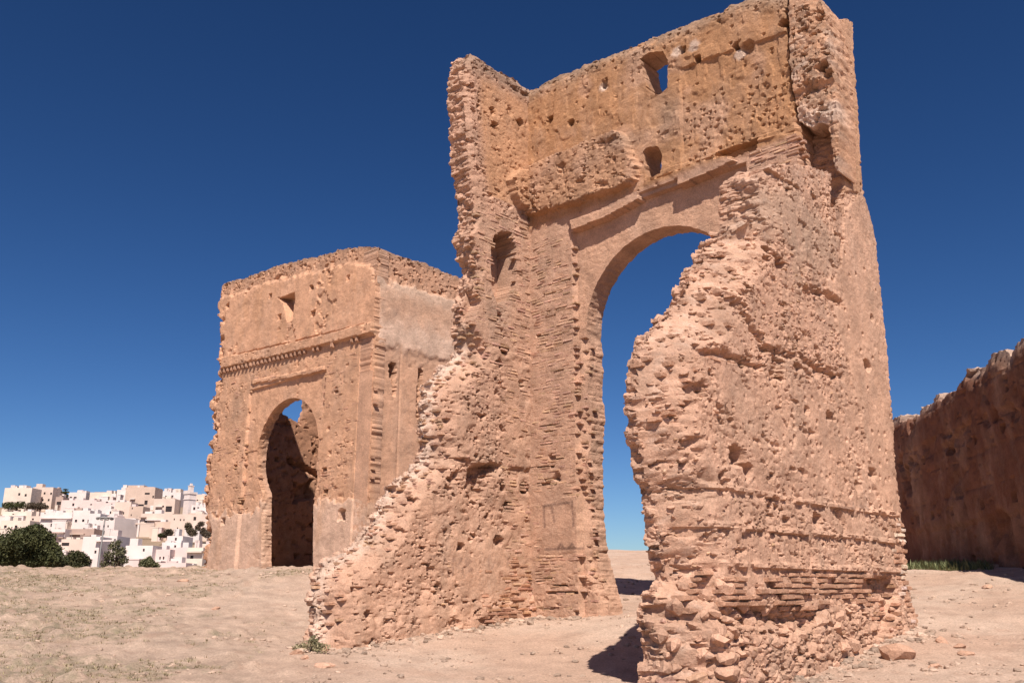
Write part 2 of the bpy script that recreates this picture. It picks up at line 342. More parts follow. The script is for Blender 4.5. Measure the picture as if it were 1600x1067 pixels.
# pieces: bricks and stones
BRV = np.array([[-.5, -.5, -.5], [.5, -.5, -.5], [.5, -.5, .5], [-.5, -.5, .5], [-.5, .3, -.5], [.5, .3, -.5], [.5, .3, .5], [-.5, .3, .5], [-.47, .5, -.36], [.47, .5, -.36], [.47, .5, .36], [-.47, .5, .36]])
BRQ = np.array([[3, 2, 1, 0], [8, 9, 10, 11], [4, 5, 9, 8], [5, 6, 10, 9], [6, 7, 11, 10], [7, 4, 8, 11], [0, 1, 5, 4], [1, 2, 6, 5], [2, 3, 7, 6], [3, 0, 4, 7]])
def ico():
    t = (1 + 5 ** .5) / 2
    v = [(-1, t, 0), (1, t, 0), (-1, -t, 0), (1, -t, 0), (0, -1, t), (0, 1, t), (0, -1, -t), (0, 1, -t), (t, 0, -1), (t, 0, 1), (-t, 0, -1), (-t, 0, 1)]
    f = [(0, 11, 5), (0, 5, 1), (0, 1, 7), (0, 7, 10), (0, 10, 11), (1, 5, 9), (5, 11, 4), (11, 10, 2), (10, 7, 6), (7, 1, 8), (3, 9, 4), (3, 4, 2), (3, 2, 6), (3, 6, 8), (3, 8, 9), (4, 9, 5), (2, 4, 11), (6, 2, 10), (8, 6, 7), (9, 8, 1)]
    v = [np.array(x) / np.linalg.norm(x) for x in v]; cache = {}; nf = []
    def m(a, b):
        k = (min(a, b), max(a, b))
        if k not in cache: q = v[a] + v[b]; v.append(q / np.linalg.norm(q)); cache[k] = len(v) - 1
        return cache[k]
    f0 = list(f)
    for a, b, c in f: x, y, z = m(a, b), m(b, c), m(c, a); nf += [(a, x, z), (b, y, x), (c, z, y), (x, y, z)]
    v1 = np.array(v); f1 = np.array(nf); nf2 = []; cache.clear()
    for a, b, c in nf: x, y, z = m(a, b), m(b, c), m(c, a); nf2 += [(a, x, z), (b, y, x), (c, z, y), (x, y, z)]
    return v1, f1, np.array(v[:12]), np.array(f0), np.array(v), np.array(nf2)
ICV, ICF, ICV0, ICF0, ICV2, ICF2 = ico()
def stone_shape(k, big=True):
    r_ = np.random.default_rng(900 + k); V = (ICV if big else ICV0); V = V / np.linalg.norm(V, axis=1)[:, None]
    n = r_.normal(size=(11, 3)); n /= np.linalg.norm(n, axis=1)[:, None]; d = r_.uniform(.62, 1.0, 11)
    dots = V @ n.T; rad = np.min(np.where(dots > .05, d / np.maximum(dots, .05), 1.25), axis=1)
    V = V * np.minimum(rad, 1.2)[:, None]; V = V + .05 * r_.normal(size=V.shape) * (1 if big else 1.5)
    return V * .56
def stone_shape_old(k, big=True):
    V = (ICV if big else ICV0).copy(); V = V + .42 * np.c_[perlin(V[:, 0] * 1.3 + k * 7, V[:, 1] * 1.3, V[:, 2] * 1.3), perlin(V[:, 0] * 1.3, V[:, 1] * 1.3 + k * 5, V[:, 2] * 1.3 + 4), perlin(V[:, 0] * 1.3 + 9, V[:, 1] * 1.3, V[:, 2] * 1.3 + k * 3)]
    V = V + .12 * rng.normal(size=V.shape) * .5
    V[:, 2] = np.clip(V[:, 2], -.75, .62); return V * .5
STV = [stone_shape(k) for k in range(10)]; STV0 = [stone_shape(k + 30, False) for k in range(10)]
def basis(fr): return np.stack([fr.U, fr.N, ZH], 1)

def course_bricks(fr, fn, u0, u1, z0, z1, zone, course=.066, ln=.25, miss=.12, proud=.012, jit=.012, deep=.13, colour=None):
    """bricks laid in courses over the zone; returns list of dict(M 3x3, c centre, kind)"""
    out = []; nk = int((z1 - z0) / course)
    us, zs, ls = [], [], []
    for k in range(nk):
        u = u0 + rng.random() * ln
        while u < u1:
            l = ln * rng.uniform(.72, 1.1); us.append(u + l / 2); zs.append(z0 + (k + .5) * course); ls.append(l); u += l + .012
    us, zs, ls = map(np.array, (us, zs, ls)); zs = zs + .02 * perlin(us * .5, zs * .4, 2.2)
    r = fn(us, zs); w = zone(us, zs, r); cl = fbm(us * 1.1, zs * 1.5, 40.0, 3)
    ok = (w > rng.random(len(us)) * .9 + .05) & (rng.random(len(us)) > miss + .35 * sstep(.1, .4, cl)) & (r['sd'] > .02)
    B = basis(fr)
    for u, z, l, b in zip(us[ok], zs[ok], ls[ok], r['base'][ok]):
        pr = proud + jit * rng.normal(); hh = course * rng.uniform(.62, .84); d = deep * rng.uniform(.8, 1.1)
        a = rng.normal() * .012; Rz = np.array([[math.cos(a), 0, -math.sin(a)], [0, 1, 0], [math.sin(a), 0, math.cos(a)]])
        M = B @ Rz @ np.diag([l, d, hh]); c = fr.P([u], [z], [b + pr - d / 2])[0]
        out.append(dict(M=M, c=c, k='brick', s=l * hh, col=colour))
    return out
def face_stones(fr, fn, u0, u1, z0, z1, zone, sp=.2, smin=.05, smax=.14, sink=.25, flat=.7, colour=None, keep=.8):
    nu = int((u1 - u0) / sp); nz = int((z1 - z0) / (sp * flat)); out = []
    U, Z = np.meshgrid(np.arange(nu), np.arange(nz)); us = u0 + (U.ravel() + rng.random(nu * nz)) * sp; zs = z0 + (Z.ravel() + rng.random(nu * nz)) * sp * flat
    r = fn(us, zs); w = zone(us, zs, r); ok = (w > rng.random(len(us)) * .9 + .05) & (r['sd'] > .03) & (rng.random(len(us)) < keep); B = basis(fr)
    for u, z, b in zip(us[ok], zs[ok], r['h'][ok]):
        s = smin + (smax - smin) * rng.random() ** 2.0
        a = rng.normal() * .3; Rz = np.array([[math.cos(a), 0, -math.sin(a)], [0, 1, 0], [math.sin(a), 0, math.cos(a)]])
        M = B @ Rz @ np.diag([s * rng.uniform(1, 1.5), s * rng.uniform(.7, 1), s * flat * rng.uniform(.8, 1.15)])
        out.append(dict(M=M, c=fr.P([u], [z], [b - s * sink])[0], k='stone', s=s * s, col=colour))
    return out
def seen_size(p):
    v = p['c'] - np.array([0, 0, EYE]); f = v[0] * FWD[0] + v[1] * FWD[1]; r = v[0] * RIGHT[0] + v[1] * RIGHT[1]
    D = f * math.cos(TILT) + v[2] * math.sin(TILT); Uq = v[2] * math.cos(TILT) - f * math.sin(TILT)
    x = 800 + F * r / D; y = 533.5 - F * Uq / D
    return p['s'] / D ** 2 if (10 < x < 1590 and 10 < y < 1060) else 0
BRICK_MESH = []; STONE_MESH = []
for k in range(8):
    V = BRV + rng.normal(size=BRV.shape) * np.array([.02, .03, .05]); BRICK_MESH.append(mesh_np('brick', V, [BRQ], M_BRICK))
for k in range(10): me_ = mesh_np('stone', STV[k], [ICF], M_STONE, None, True); me_.set_sharp_from_angle(angle=math.radians(26)); STONE_MESH.append(me_)
def place_pieces(pieces_by_parent, parent_thing, n_brick, n_stone, names=('brickwork', 'rubble_fill')):
    """the largest in view become single objects under their wall, the rest one joined part"""
    allp = [(seen_size(p), w, p) for w, ps in pieces_by_parent for p in ps]
    for kd, lim, nm in (('brick', n_brick, names[0]), ('stone', n_stone, names[1])):
        ps = sorted([q for q in allp if q[2]['k'] == kd], key=lambda q: -q[0])
        for s, w, p in ps[:lim]:
            o = bpy.data.objects.new(kd, random.choice(BRICK_MESH if kd == 'brick' else STONE_MESH)); COL.objects.link(o)
            mw = Matrix([[*p['M'][i], p['c'][i]] for i in range(3)] + [[0, 0, 0, 1]])
            o.parent = w; o.matrix_basis = mw
        rest = ps[lim:]
        if not rest: continue
        Vs, Cs = [], []
        for s, w, p in rest:
            V = (BRV + rng.normal(size=BRV.shape) * np.array([.02, .04, .06])) if kd == 'brick' else random.choice(STV)
            Vs.append(V @ p['M'].T + p['c'])
            c = (p['col'] if p['col'] is not None else (BRICK if kd == 'brick' else RUBBLE)) * rng.uniform(.84, 1.2) * np.array([1, rng.uniform(.95, 1.06), rng.uniform(.92, 1.08)])
            Cs.append(np.tile(c, (len(V), 1)))
        nv = len(Vs[0]); q = BRQ if kd == 'brick' else ICF
        Q = (q[None] + (np.arange(len(Vs)) * nv)[:, None, None]).reshape(-1, q.shape[1])
        o = link(nm, mesh_np(nm, np.concatenate(Vs), [Q], M_WALL, np.concatenate(Cs))); child_world(o, parent_thing); kind(o, 'stuff')

# ================================================================== THE GATE TOMB (tall ruin with the big arch)
YM, XL, XR = 14.17, -12.66, -5.65
E0 = EYE
TA, TB, TC = .65, .58, .75
gate = thing('ruined_tomb', 'tall broken brick tomb with one big round arch open to the sky', 'ruin', (-9.2, 13.0, gz(-9.2, 13.0)))

A = lambda *ps: [onY(p, YM) for p in ps]
ARCH_C = (-9.35, 5.17 + E0); ARCH_R = 1.84
A_TOP = [(-13.24, 11.60 + E0)] + A((825, 136), (838, 131), (870, 113), (888, 107), (901, 104), (906, 98), (930, 89), (960, 78), (990, 67), (998, 60), (1012, 56), (1060, 36), (1082, 29), (1110, 17), (1135, 4), (1170, -8), (1210, -15)) + [(-6.15, onY((1240, -20), YM)[1])]
A_POLY = A_TOP + [(-6.15, -1.6 + E0), (-13.24, -1.6 + E0)]
A_JAMB = A((919, 497), (913, 545), (911, 600), (915, 650), (911, 720), (912, 794), (917, 850), (927, 902), (940, 945), (948, 990)) + [(-7.5, -1.6 + E0), (-7.51, ARCH_C[1])] + [(-11.19, ARCH_C[1])]
A_W1 = A((1000, 92), (1012, 83), (1036, 80), (1044, 95), (1042, 137), (1031, 148), (1012, 151), (1005, 118))
A_W2 = A((1005, 240), (1010, 231), (1027, 228), (1034, 238), (1034, 272), (1021, 278), (1008, 276))
A_BLOCK = A((822, 264), (860, 249), (905, 231), (940, 216), (968, 206), (982, 212), (992, 240), (1000, 262), (999, 283), (985, 292), (955, 303), (900, 322), (836, 338), (815, 340))
A_CORN = A((893, 346), (945, 327), (1000, 299), (1002, 313), (950, 341), (897, 362))
A_MOLD = A((998, 291), (1062, 268), (1150, 232), (1150, 239), (1066, 279), (1000, 303))
A_CHUNK = A((1062, 278), (1068, 266), (1100, 255), (1140, 246), (1150, 254), (1118, 270), (1064, 292))
A_GAP = A((1116, 246), (1122, 236), (1150, 226), (1184, 216), (1184, 232), (1150, 244))
A_PATCH = A((1062, 108), (1110, 90), (1243, 45), (1243, 205), (1150, 226), (1066, 273))
A_HOLES = [((945, 132), .10, .16), ((1067, 78), .09, .35), ((1091, 92), .08, .35), ((1150, 73), .08, .35), ((1168, 74), .14, .12), ((1225, 36), .10, .4), ((860, 187), .10, .3), ((892, 193), .09, .2),
           ((872, 412), .06, .15), ((857, 410), .07, .06), ((856, 486), .05, .12), ((921, 607), .13, .2), ((938, 612), .1, .2), ((925, 705), .12, .3), ((943, 706), .1, .25), ((948, 125), .05, .1), ((870, 745), .10, .12), ((862, 715), .1, .1)]
A_SLOTS = [((845, 667), (872, 662)), ((852, 642), (870, 640)), ((845, 693), (862, 691)), ((865, 716), (880, 714)), ((840, 730), (864, 728)), ((852, 750), (866, 747)), ((838, 525), (856, 521)), ((866, 581), (878, 578)), ((852, 675), (862, 673)), ((868, 485), (884, 480)), ((853, 496), (866, 492)), ((858, 445), (890, 436)), ((850, 460), (868, 455)), ((840, 757), (868, 755)), ((848, 950), (872, 949)), ((866, 915), (884, 914)), ((855, 926), (900, 925)), ((780, 962), (800, 963)), ((838, 905), (862, 904))]
A_MARKS = [[(851, 823), (850, 790), (894, 784), (896, 821)], [(862, 792), (866, 815)], [(852, 858), (904, 856)], [(872, 858), (876, 849), (882, 857)], [(888, 857), (894, 849), (898, 856)]]
def fnA(u, z):
    n3 = fbm(u * 3, z * 3, 1.0, 4); nf = fbm(u * 8, z * 10, 2.0, 3); nl = fbm(u * .8, z * .8, 3.0, 4)
    sdo = sdpoly(A_POLY, u, z) + .05 * n3 + .05 * nf
    hole = np.maximum(ARCH_R - np.hypot(u - ARCH_C[0], z - ARCH_C[1]) + .02 * nf, sdpoly(A_JAMB, u, z) + .045 * n3 + .04 * nf)
    sd = np.minimum(sdo, -hole)
    sd = np.minimum(sd, -(sdpoly(A_W1, u, z) + .05 * nf)); sd = np.minimum(sd, -(sdpoly(A_W2, u, z) + .03 * nf))
    top = sdline(A_TOP, u, z)
    b = np.zeros_like(u)
    zc = 7.67 + E0
    panel = ((u > -11.42) & (u < -7.22) & (z < zc + .05)); pw = sstep(-11.43, -11.40, u + .01 * nf) * sstep(7.22, 7.25, -u) * (z < zc + .05)
    b -= .13 * pw
    b -= .05 * sstep(-.02, .02, sdpoly(A_PATCH, u, z))
    blk = sdpoly(A_BLOCK, u, z) + .05 * nf + .07 * n3
    b = np.where(blk > 0, .02 + (.17 + .10 * nl - .05 * sstep(-10.2, -9.5, u)) * sstep(0, .05, blk), b)
    cor = sdpoly(A_CORN, u, z) + .015 * nf; b = np.where(cor > 0, np.maximum(b, .10), b)
    mol = sdpoly(A_MOLD, u, z) + .01 * nf; b = np.where(mol > 0, np.maximum(b, .06), b)
    ch = sdpoly(A_CHUNK, u, z) + .02 * nf; b = np.where(ch > 0, np.maximum(b, .12), b)
    b = np.where((z > zc + .35) & (z < zc + .47) & (u > -9.3) & (u < -6.2) & (blk < 0), b + .03, b)
    gap = sdpoly(A_GAP, u, z) + .03 * nf; b = np.where(gap > 0, -.22, b)
    er = sstep(.30, -.02, top + .10 * n3); b -= .10 * er + .2 * sstep(.06, -.01, sdo)
    jl = sstep(.22, 0, -hole) * (z < 5.1 + E0) * sstep(-.2, .3, nl + .2); b -= .10 * jl          # worn jamb edge
    # surface kinds
    upper = sstep(zc + .1, zc + .3, z); rough_top = sstep(.55, .12, top + .25 * n3)
    plast = pw * sstep(.35, -.1, nl - .25 * (z > 5.0 + E0)) * (z > 4.6 + E0)
    foot = sstep(1.3, .2, z - (-.5 + E0) + .8 * n3)
    brick = (1 - upper) * (1 - plast) * (blk < 0)
    rub = rubble(u, z, 1.0, .15)
    fine = .010 * fbm(u * 5, z * 6, 7.0, 4) + .012 * nf
    h = b + fine
    roughw = np.clip(rough_top + sstep(0, .04, blk) * .9 + foot * .5 + .30 * upper * sstep(.1, .45, nl), 0, 1)
    h += roughw * rub * .85 + (1 - roughw) * upper * .10 * rub
    h -= (sdpoly(A((846, 780), (902, 774), (908, 862), (848, 866)), u, z) < 0) * brick * (.004 + .012 * sstep(-.1, .3, fbm(u * 1.4, z * 1.1, 55.0, 3)))
    h += .02 * sstep(.0, .04, fbm(u * 2.2, z * 1.2, 9.0, 4)) * upper * (1 - rough_top) * (blk < 0)
    pz = (sdpoly(A_PATCH, u, z) > 0) * sstep(1.9, .3, z - zc - .4) * upper
    h += pits(u + .05 * n3, z, 3, .17, .036, .055, .55) * (pz > .3) * (blk < 0) + pits(u, z, 8, .12, .025, .04, .35) * (pz > .6)
    h += pits(u, z, 12, .3, .035, .05, .3) * upper * (blk < 0)
    for p, r_, dp in A_HOLES:
        q = onY(p, YM); h -= dp * (1 - sstep(r_ * .75, r_ * 1.05, np.maximum(np.abs(u - q[0]), np.abs(z - q[1])) + .35 * np.minimum(np.abs(u - q[0]), np.abs(z - q[1])) + .05 * nf))
    for p, q in A_SLOTS: h -= .10 * (1 - sstep(.012, .028, sdline([onY(p, YM), onY(q, YM)], u, z) + .01 * nf))
    # colours
    c = np.tile(RUBBLE, (len(u), 1))
    c = mixc(c, upper, OCHRE); c = mixc(c, plast, PLASTER * [1.0, .98, .95]); c = mixc(c, brick * .8, PLASTER * .92); c = mixc(c, upper * sstep(.05, .3, nl) * .5, PLASTER * .95)
    c = mixc(c, rough_top * .75 * sstep(-.3, .2, n3 + .2), GREY); c = mixc(c, sstep(0, .05, blk) * .4, RUBBLE * .9)
    gp = onY((1045, 180), YM); c = mixc(c, .6 * np.exp(-(((u - gp[0]) / .35) ** 2 + ((z - gp[1]) / .6) ** 2)), GREY * 1.1)
    gp = onY((975, 225), YM); c = mixc(c, .6 * np.exp(-(((u - gp[0]) / .4) ** 2 + ((z - gp[1]) / .25) ** 2)), GREY * 1.25)
    for p in ((943, 135), (1057, 82), (1085, 72), (1155, 84)):
        q = onY(p, YM); c = mixc(c, .8 * sstep(.16, .08, np.hypot(u - q[0], z - q[1]) + .08 * nf), LIME)
    for ln in A_MARKS: c = mixc(c, .8 * (1 - sstep(.012, .040, sdline([onY(p, YM) for p in ln], u, z))) * sstep(-.6, .0, nf), MARK)
    return dict(sd=sd, h=h, base=b, col=c, brick=brick * (1 - roughw * .5), up=upper)
wallA = slab('arch_wall', FA(YM), -13.24, -5.7, -1.3 + E0, 12.3 + E0, .029, .025, fnA, TA, gate, rough=.025, mid=RUBBLE * .95)

# left side wall, inner face
Bs = lambda *ps: [onX(p, XL - TB) for p in ps]
Bf = lambda *ps: [onX(p, XL) for p in ps]
B_EDGE = Bs((472, 1035), (476, 1002), (483, 965), (481, 930), (487, 897), (500, 881), (530, 863), (558, 842), (577, 815), (590, 783), (604, 757), (630, 741), (648, 723), (655, 700), (651, 672), (655, 640), (659, 602), (674, 586), (700, 563), (711, 546), (706, 522), (708, 480), (713, 450), (722, 431), (714, 405), (708, 378), (716, 350), (713, 310), (706, 270), (703, 220), (699, 170), (700, 130), (703, 107), (711, 96)) + Bf((760, 97), (775, 106), (800, 121), (826, 137))
B_POLY = B_EDGE + [(14.45, B_EDGE[-1][1]), (14.45, -1.7 + E0), (8.2, -1.7 + E0)]
B_NICHE = Bf((769, 452), (768, 385), (773, 368), (786, 360), (799, 364), (806, 384), (807, 440), (800, 468), (778, 474))
B_DARK = Bf((744, 449), (752, 470), (742, 498), (724, 516), (690, 530), (690, 470))
B_BLOCK = Bf((836, 262), (800, 267), (790, 282), (796, 306), (806, 326), (836, 338))
B_CAVE = Bf((733, 728), (752, 716), (778, 718), (784, 734), (762, 752), (760, 776), (748, 786), (734, 780), (728, 756))
B_HOLES = [((770, 172), .07, .25), ((773, 196), .09, .2), ((813, 192), .09, .3), ((747, 166), .05, .1), ((781, 492), .07, .3), ((788, 547), .12, .25), ((779, 568), .1, .15), ((795, 790), .11, .2), ((822, 762), .13, .22), ((815, 600), .08, .1), ((652, 782), .07, .15), ((640, 764), .1, .2), ((670, 598), .13, .25), ((689, 600), .12, .2), ((655, 640), .15, .25), ((720, 855), .09, .2), ((570, 960), .08, .12), ((745, 712), .06, .1), ((780, 845), .12, .15), ((785, 760), .09, .2), ((700, 830), .06, .1)]
B_MARKS = [[(668, 870), (668, 898)], [(668, 870), (686, 868)], [(690, 898), (694, 870), (702, 898)], [(706, 898), (708, 872), (714, 886), (720, 872), (722, 896)], [(727, 894), (727, 872), (736, 876), (728, 883), (737, 890), (727, 894)], [(762, 872), (764, 892), (772, 880)]]
def fnB(u, z):
    n3 = fbm(u * 3, z * 3, 21.0, 4); nf = fbm(u * 8, z * 10, 22.0, 3); nl = fbm(u * .8, z * .8, 23.0, 4)
    st = worley(u / .28, z / .13, 61)[2] - .5
    sdo = sdpoly(B_POLY, u, z) + .07 * n3 + .05 * nf + .06 * st * (z < 6 + E0)
    hole = sdpoly(Bf((785, 378), (796, 376), (797, 408), (786, 414)), u, z)
    sd = np.minimum(sdo, -hole); edge = sdline(B_EDGE, u, z); low = sstep(5.6 + E0, 4.6 + E0, z)
    b = np.zeros_like(u)
    b -= (.10 + .32 * low) * sstep(.12 + .38 * low, 0, edge + .10 * n3)
    b -= .12 * sstep(6.4 + E0, 5.2 + E0, z + .4 * n3) * 0
    bl = sdpoly(B_BLOCK, u, z) + .03 * nf; b = np.where(bl > 0, np.maximum(b, .19 * sstep(0, .06, bl)), b)
    ni = sdpoly(B_NICHE, u, z) + .02 * nf; b = np.where(ni > 0, -.57, b)
    dk = sdpoly(B_DARK, u, z) + .03 * nf; b = np.where(dk > 0, np.minimum(b, -.30), b)
    cv = sdpoly(B_CAVE, u, z) + .09 * n3 + .05 * nf; b -= .22 * sstep(0, .14, cv + .12 * nf)
    toe = sstep(.9, 0, z - (-.95 + E0 + .055 * (u - 9.1)) + .5 * n3); b += .12 * toe
    # horizontal lift line near pixel row 715
    zl = onX((700, 716), XL)[1]; b -= .05 * sstep(.0, .06, zl - z) * (z < zl) * sstep(zl - 2.5, zl - 1.0, z) * sstep(-.3, 0, nl) + .06 * (1 - sstep(.02, .05, np.abs(z - zl + .02 * n3))) * sstep(-.2, .1, n3)
    inner = sstep(.25, .6, edge)
    plast = sstep(-.02, .15, nl + .35 * n3 - .02) * (z < 4.9 + E0) * inner
    upl = (z > 8.3 + E0) * inner
    brick = ((z > 4.4 + E0) & (z < 8.0 + E0)) * (bl < 0) * sstep(-.3, 0, nl + .25) + sstep(13.2, 13.5, u) * (z < 7.8 + E0)
    brick = np.clip(brick, 0, 1)
    rub = rubble(u, z, 21.0, .17); rw = np.clip((1 - .75 * plast - .65 * upl - .8 * brick) * (.55 + .75 * sstep(-.25, .2, fbm(u * 1.1, z * 1.3, 24.0, 3))) + .8 * sstep(0, .05, bl) + .2 * sstep(.5, .1, edge), .12, 1.05)
    h = b + rw * rub + .012 * nf + .01 * fbm(u * 5, z * 6, 27.0, 4) + .03 * plast - .008 * brick
    for p, r_, dp in B_HOLES:
        q = onX(p, XL); h -= dp * (1 - sstep(r_ * .6, r_ * 1.05, np.hypot((u - q[0]) * .8, z - q[1]) + .06 * nf))
    c = np.tile(RUBBLE, (len(u), 1)); c = mixc(c, plast * .7, PLASTER * .96); c = mixc(c, upl * .7, OCHRE * 1.08); c = mixc(c, brick * .6, PLASTER * .9)
    c = mixc(c, sstep(.6, .05, 11.5 + E0 - z - .25 * (14.2 - u) * 0 + .3 * n3) * .7 * (z > 10.2 + E0), GREY)
    c = mixc(c, low * sstep(.26, .02, edge + .08 * nf) * .75, LIME)
    gp = onX((777, 490), XL); c = mixc(c, .55 * np.exp(-(((u - gp[0]) / .3) ** 2 + ((z - gp[1]) / .5) ** 2)), GREY * 1.3)
    c = mixc(c, .35 * sstep(.1, .4, fbm(u * 1.5, z * .9, 29.0, 4)) * low, GREY * 1.45)
    for ln in B_MARKS: c = mixc(c, .65 * (1 - sstep(.010, .036, sdline([onX(p, XL) for p in ln], u, z))) * sstep(-.4, .1, nf), MARK * 1.3)
    return dict(sd=sd, h=h, base=b, col=c, brick=brick, edge=edge, rw=rw, low=low, plast=plast)
wallB = slab('side_wall', FB(XL), 8.2, 14.2, -1.5 + E0, 11.9 + E0, .028, .025, fnB, TB, gate, rough=.10, mid=RUBBLE * 1.08)

# broken near wall, outer face
Cs = lambda *ps: [onX(p, XR - TC) for p in ps]
Cf = lambda *ps: [onX(p, XR) for p in ps]
C_EDGE = [(onX((993, 1060), XR - TC)[0], -1.9 + E0)] + Cs((996, 1062), (1003, 1040), (999, 1003), (996, 975), (1003, 950), (1001, 930), (1021, 905), (1020, 882), (1012, 855), (1008, 830), (1004, 800), (1000, 770), (990, 745), (982, 710), (977, 660), (975, 620), (979, 580), (985, 546), (1000, 526), (1015, 508), (1035, 495), (1048, 470), (1061, 441), (1064, 425), (1084, 411), (1081, 398), (1104, 376), (1124, 362), (1125, 330), (1123, 291), (1136, 284), (1170, 281), (1205, 280), (1236, 292))
C_NOTCH = Cf((1296, 318), (1318, 338), (1318, 300), (1316, 262), (1313, 240)) + Cf((1312, 190), (1309, 120), (1307, 40))
C_RIGHT = Cf((1306, 35), (1324, 31), (1330, 38), (1331, 80), (1334, 120), (1339, 180), (1341, 230), (1346, 300), (1359, 345), (1366, 380), (1372, 440), (1380, 520), (1386, 580), (1392, 650), (1398, 720), (1404, 780), (1412, 840), (1416, 900), (1421, 960), (1424, 1000)) + [(onX((1424, 1000), XR)[0], -1.9 + E0)]
C_POLY = C_EDGE + C_NOTCH + C_RIGHT
C_PLAST = Cf((1319, 330), (1345, 296), (1368, 350), (1386, 560), (1396, 720), (1406, 830), (1376, 800), (1352, 700), (1330, 592), (1308, 520), (1290, 440), (1312, 420))
C_UP = Cf((1280, 30), (1335, 25), (1346, 300), (1318, 300), (1295, 200))
C_GREYC = Cf((1150, 285), (1240, 295), (1310, 380), (1300, 430), (1260, 420), (1220, 370), (1150, 350))
C_SMOOTH = Cf((1120, 640), (1180, 590), (1330, 610), (1398, 720), (1406, 830), (1330, 860), (1250, 720), (1160, 700))
C_CRACKS = [[(1143, 452), (1160, 490), (1180, 520), (1192, 532)], [(1192, 545), (1225, 552), (1262, 566), (1290, 582), (1318, 590)], [(1100, 548), (1130, 552), (1160, 566), (1185, 572)], [(1268, 452), (1296, 462), (1312, 475)], [(1205, 590), (1222, 588)], [(1060, 458), (1082, 462)], [(1085, 606), (1100, 603)]]
C_HOLES = [((1206, 392), .10, .28), ((1216, 408), .13, .25), ((1200, 405), .08, .2), ((1214, 568), .16, .22), ((1275, 580), .12, .2), ((1353, 572), .12, .3), ((1360, 497), .07, .15), ((1278, 812), .13, .25), ((1245, 575), .1, .15), ((1260, 455), .1, .15), ((1150, 712), .16, .22), ((1168, 735), .1, .18), ((1053, 735), .20, .3), ((1014, 735), .14, .3), ((1068, 852), .2, .3), ((1048, 772), .16, .25), ((1025, 790), .16, .25), ((1090, 960), .15, .2), ((1296, 650), .08, .12), ((1260, 640), .07, .1), ((1362, 740), .09, .15), ((1340, 760), .1, .15), ((1302, 655), .06, .12), ((1225, 835), .07, .15), ((1055, 620), .1, .15), ((1085, 630), .07, .12), ((1090, 690), .07, .1)]
C_LIFTS = [((1059, 748), (1260, 784), (1400, 804)), ((1086, 816), (1350, 840), (1410, 848)), ((1040, 878), (1149, 882), (1404, 891))]
C_HOLLOW = Cf((1112, 950), (1140, 940), (1210, 945), (1275, 950), (1290, 975), (1250, 990), (1200, 985), (1160, 995), (1120, 975))
C_HOLLOW2 = Cf((1345, 900), (1396, 900), (1400, 930), (1385, 990), (1362, 1000), (1350, 960))
C_MARKS = [[(1306, 784), (1306, 806)], [(1313, 783), (1312, 806)], [(1319, 785), (1327, 805)], [(1333, 784), (1332, 806), (1340, 806)], [(1345, 786), (1344, 808)], [(1350, 788), (1356, 804)], [(1304, 795), (1330, 793)], [(1338, 790), (1356, 795)]]
SPRING = onX((1149, 884), XR)[1]; ZCH = onX((1124, 366), XR - TC)[1]
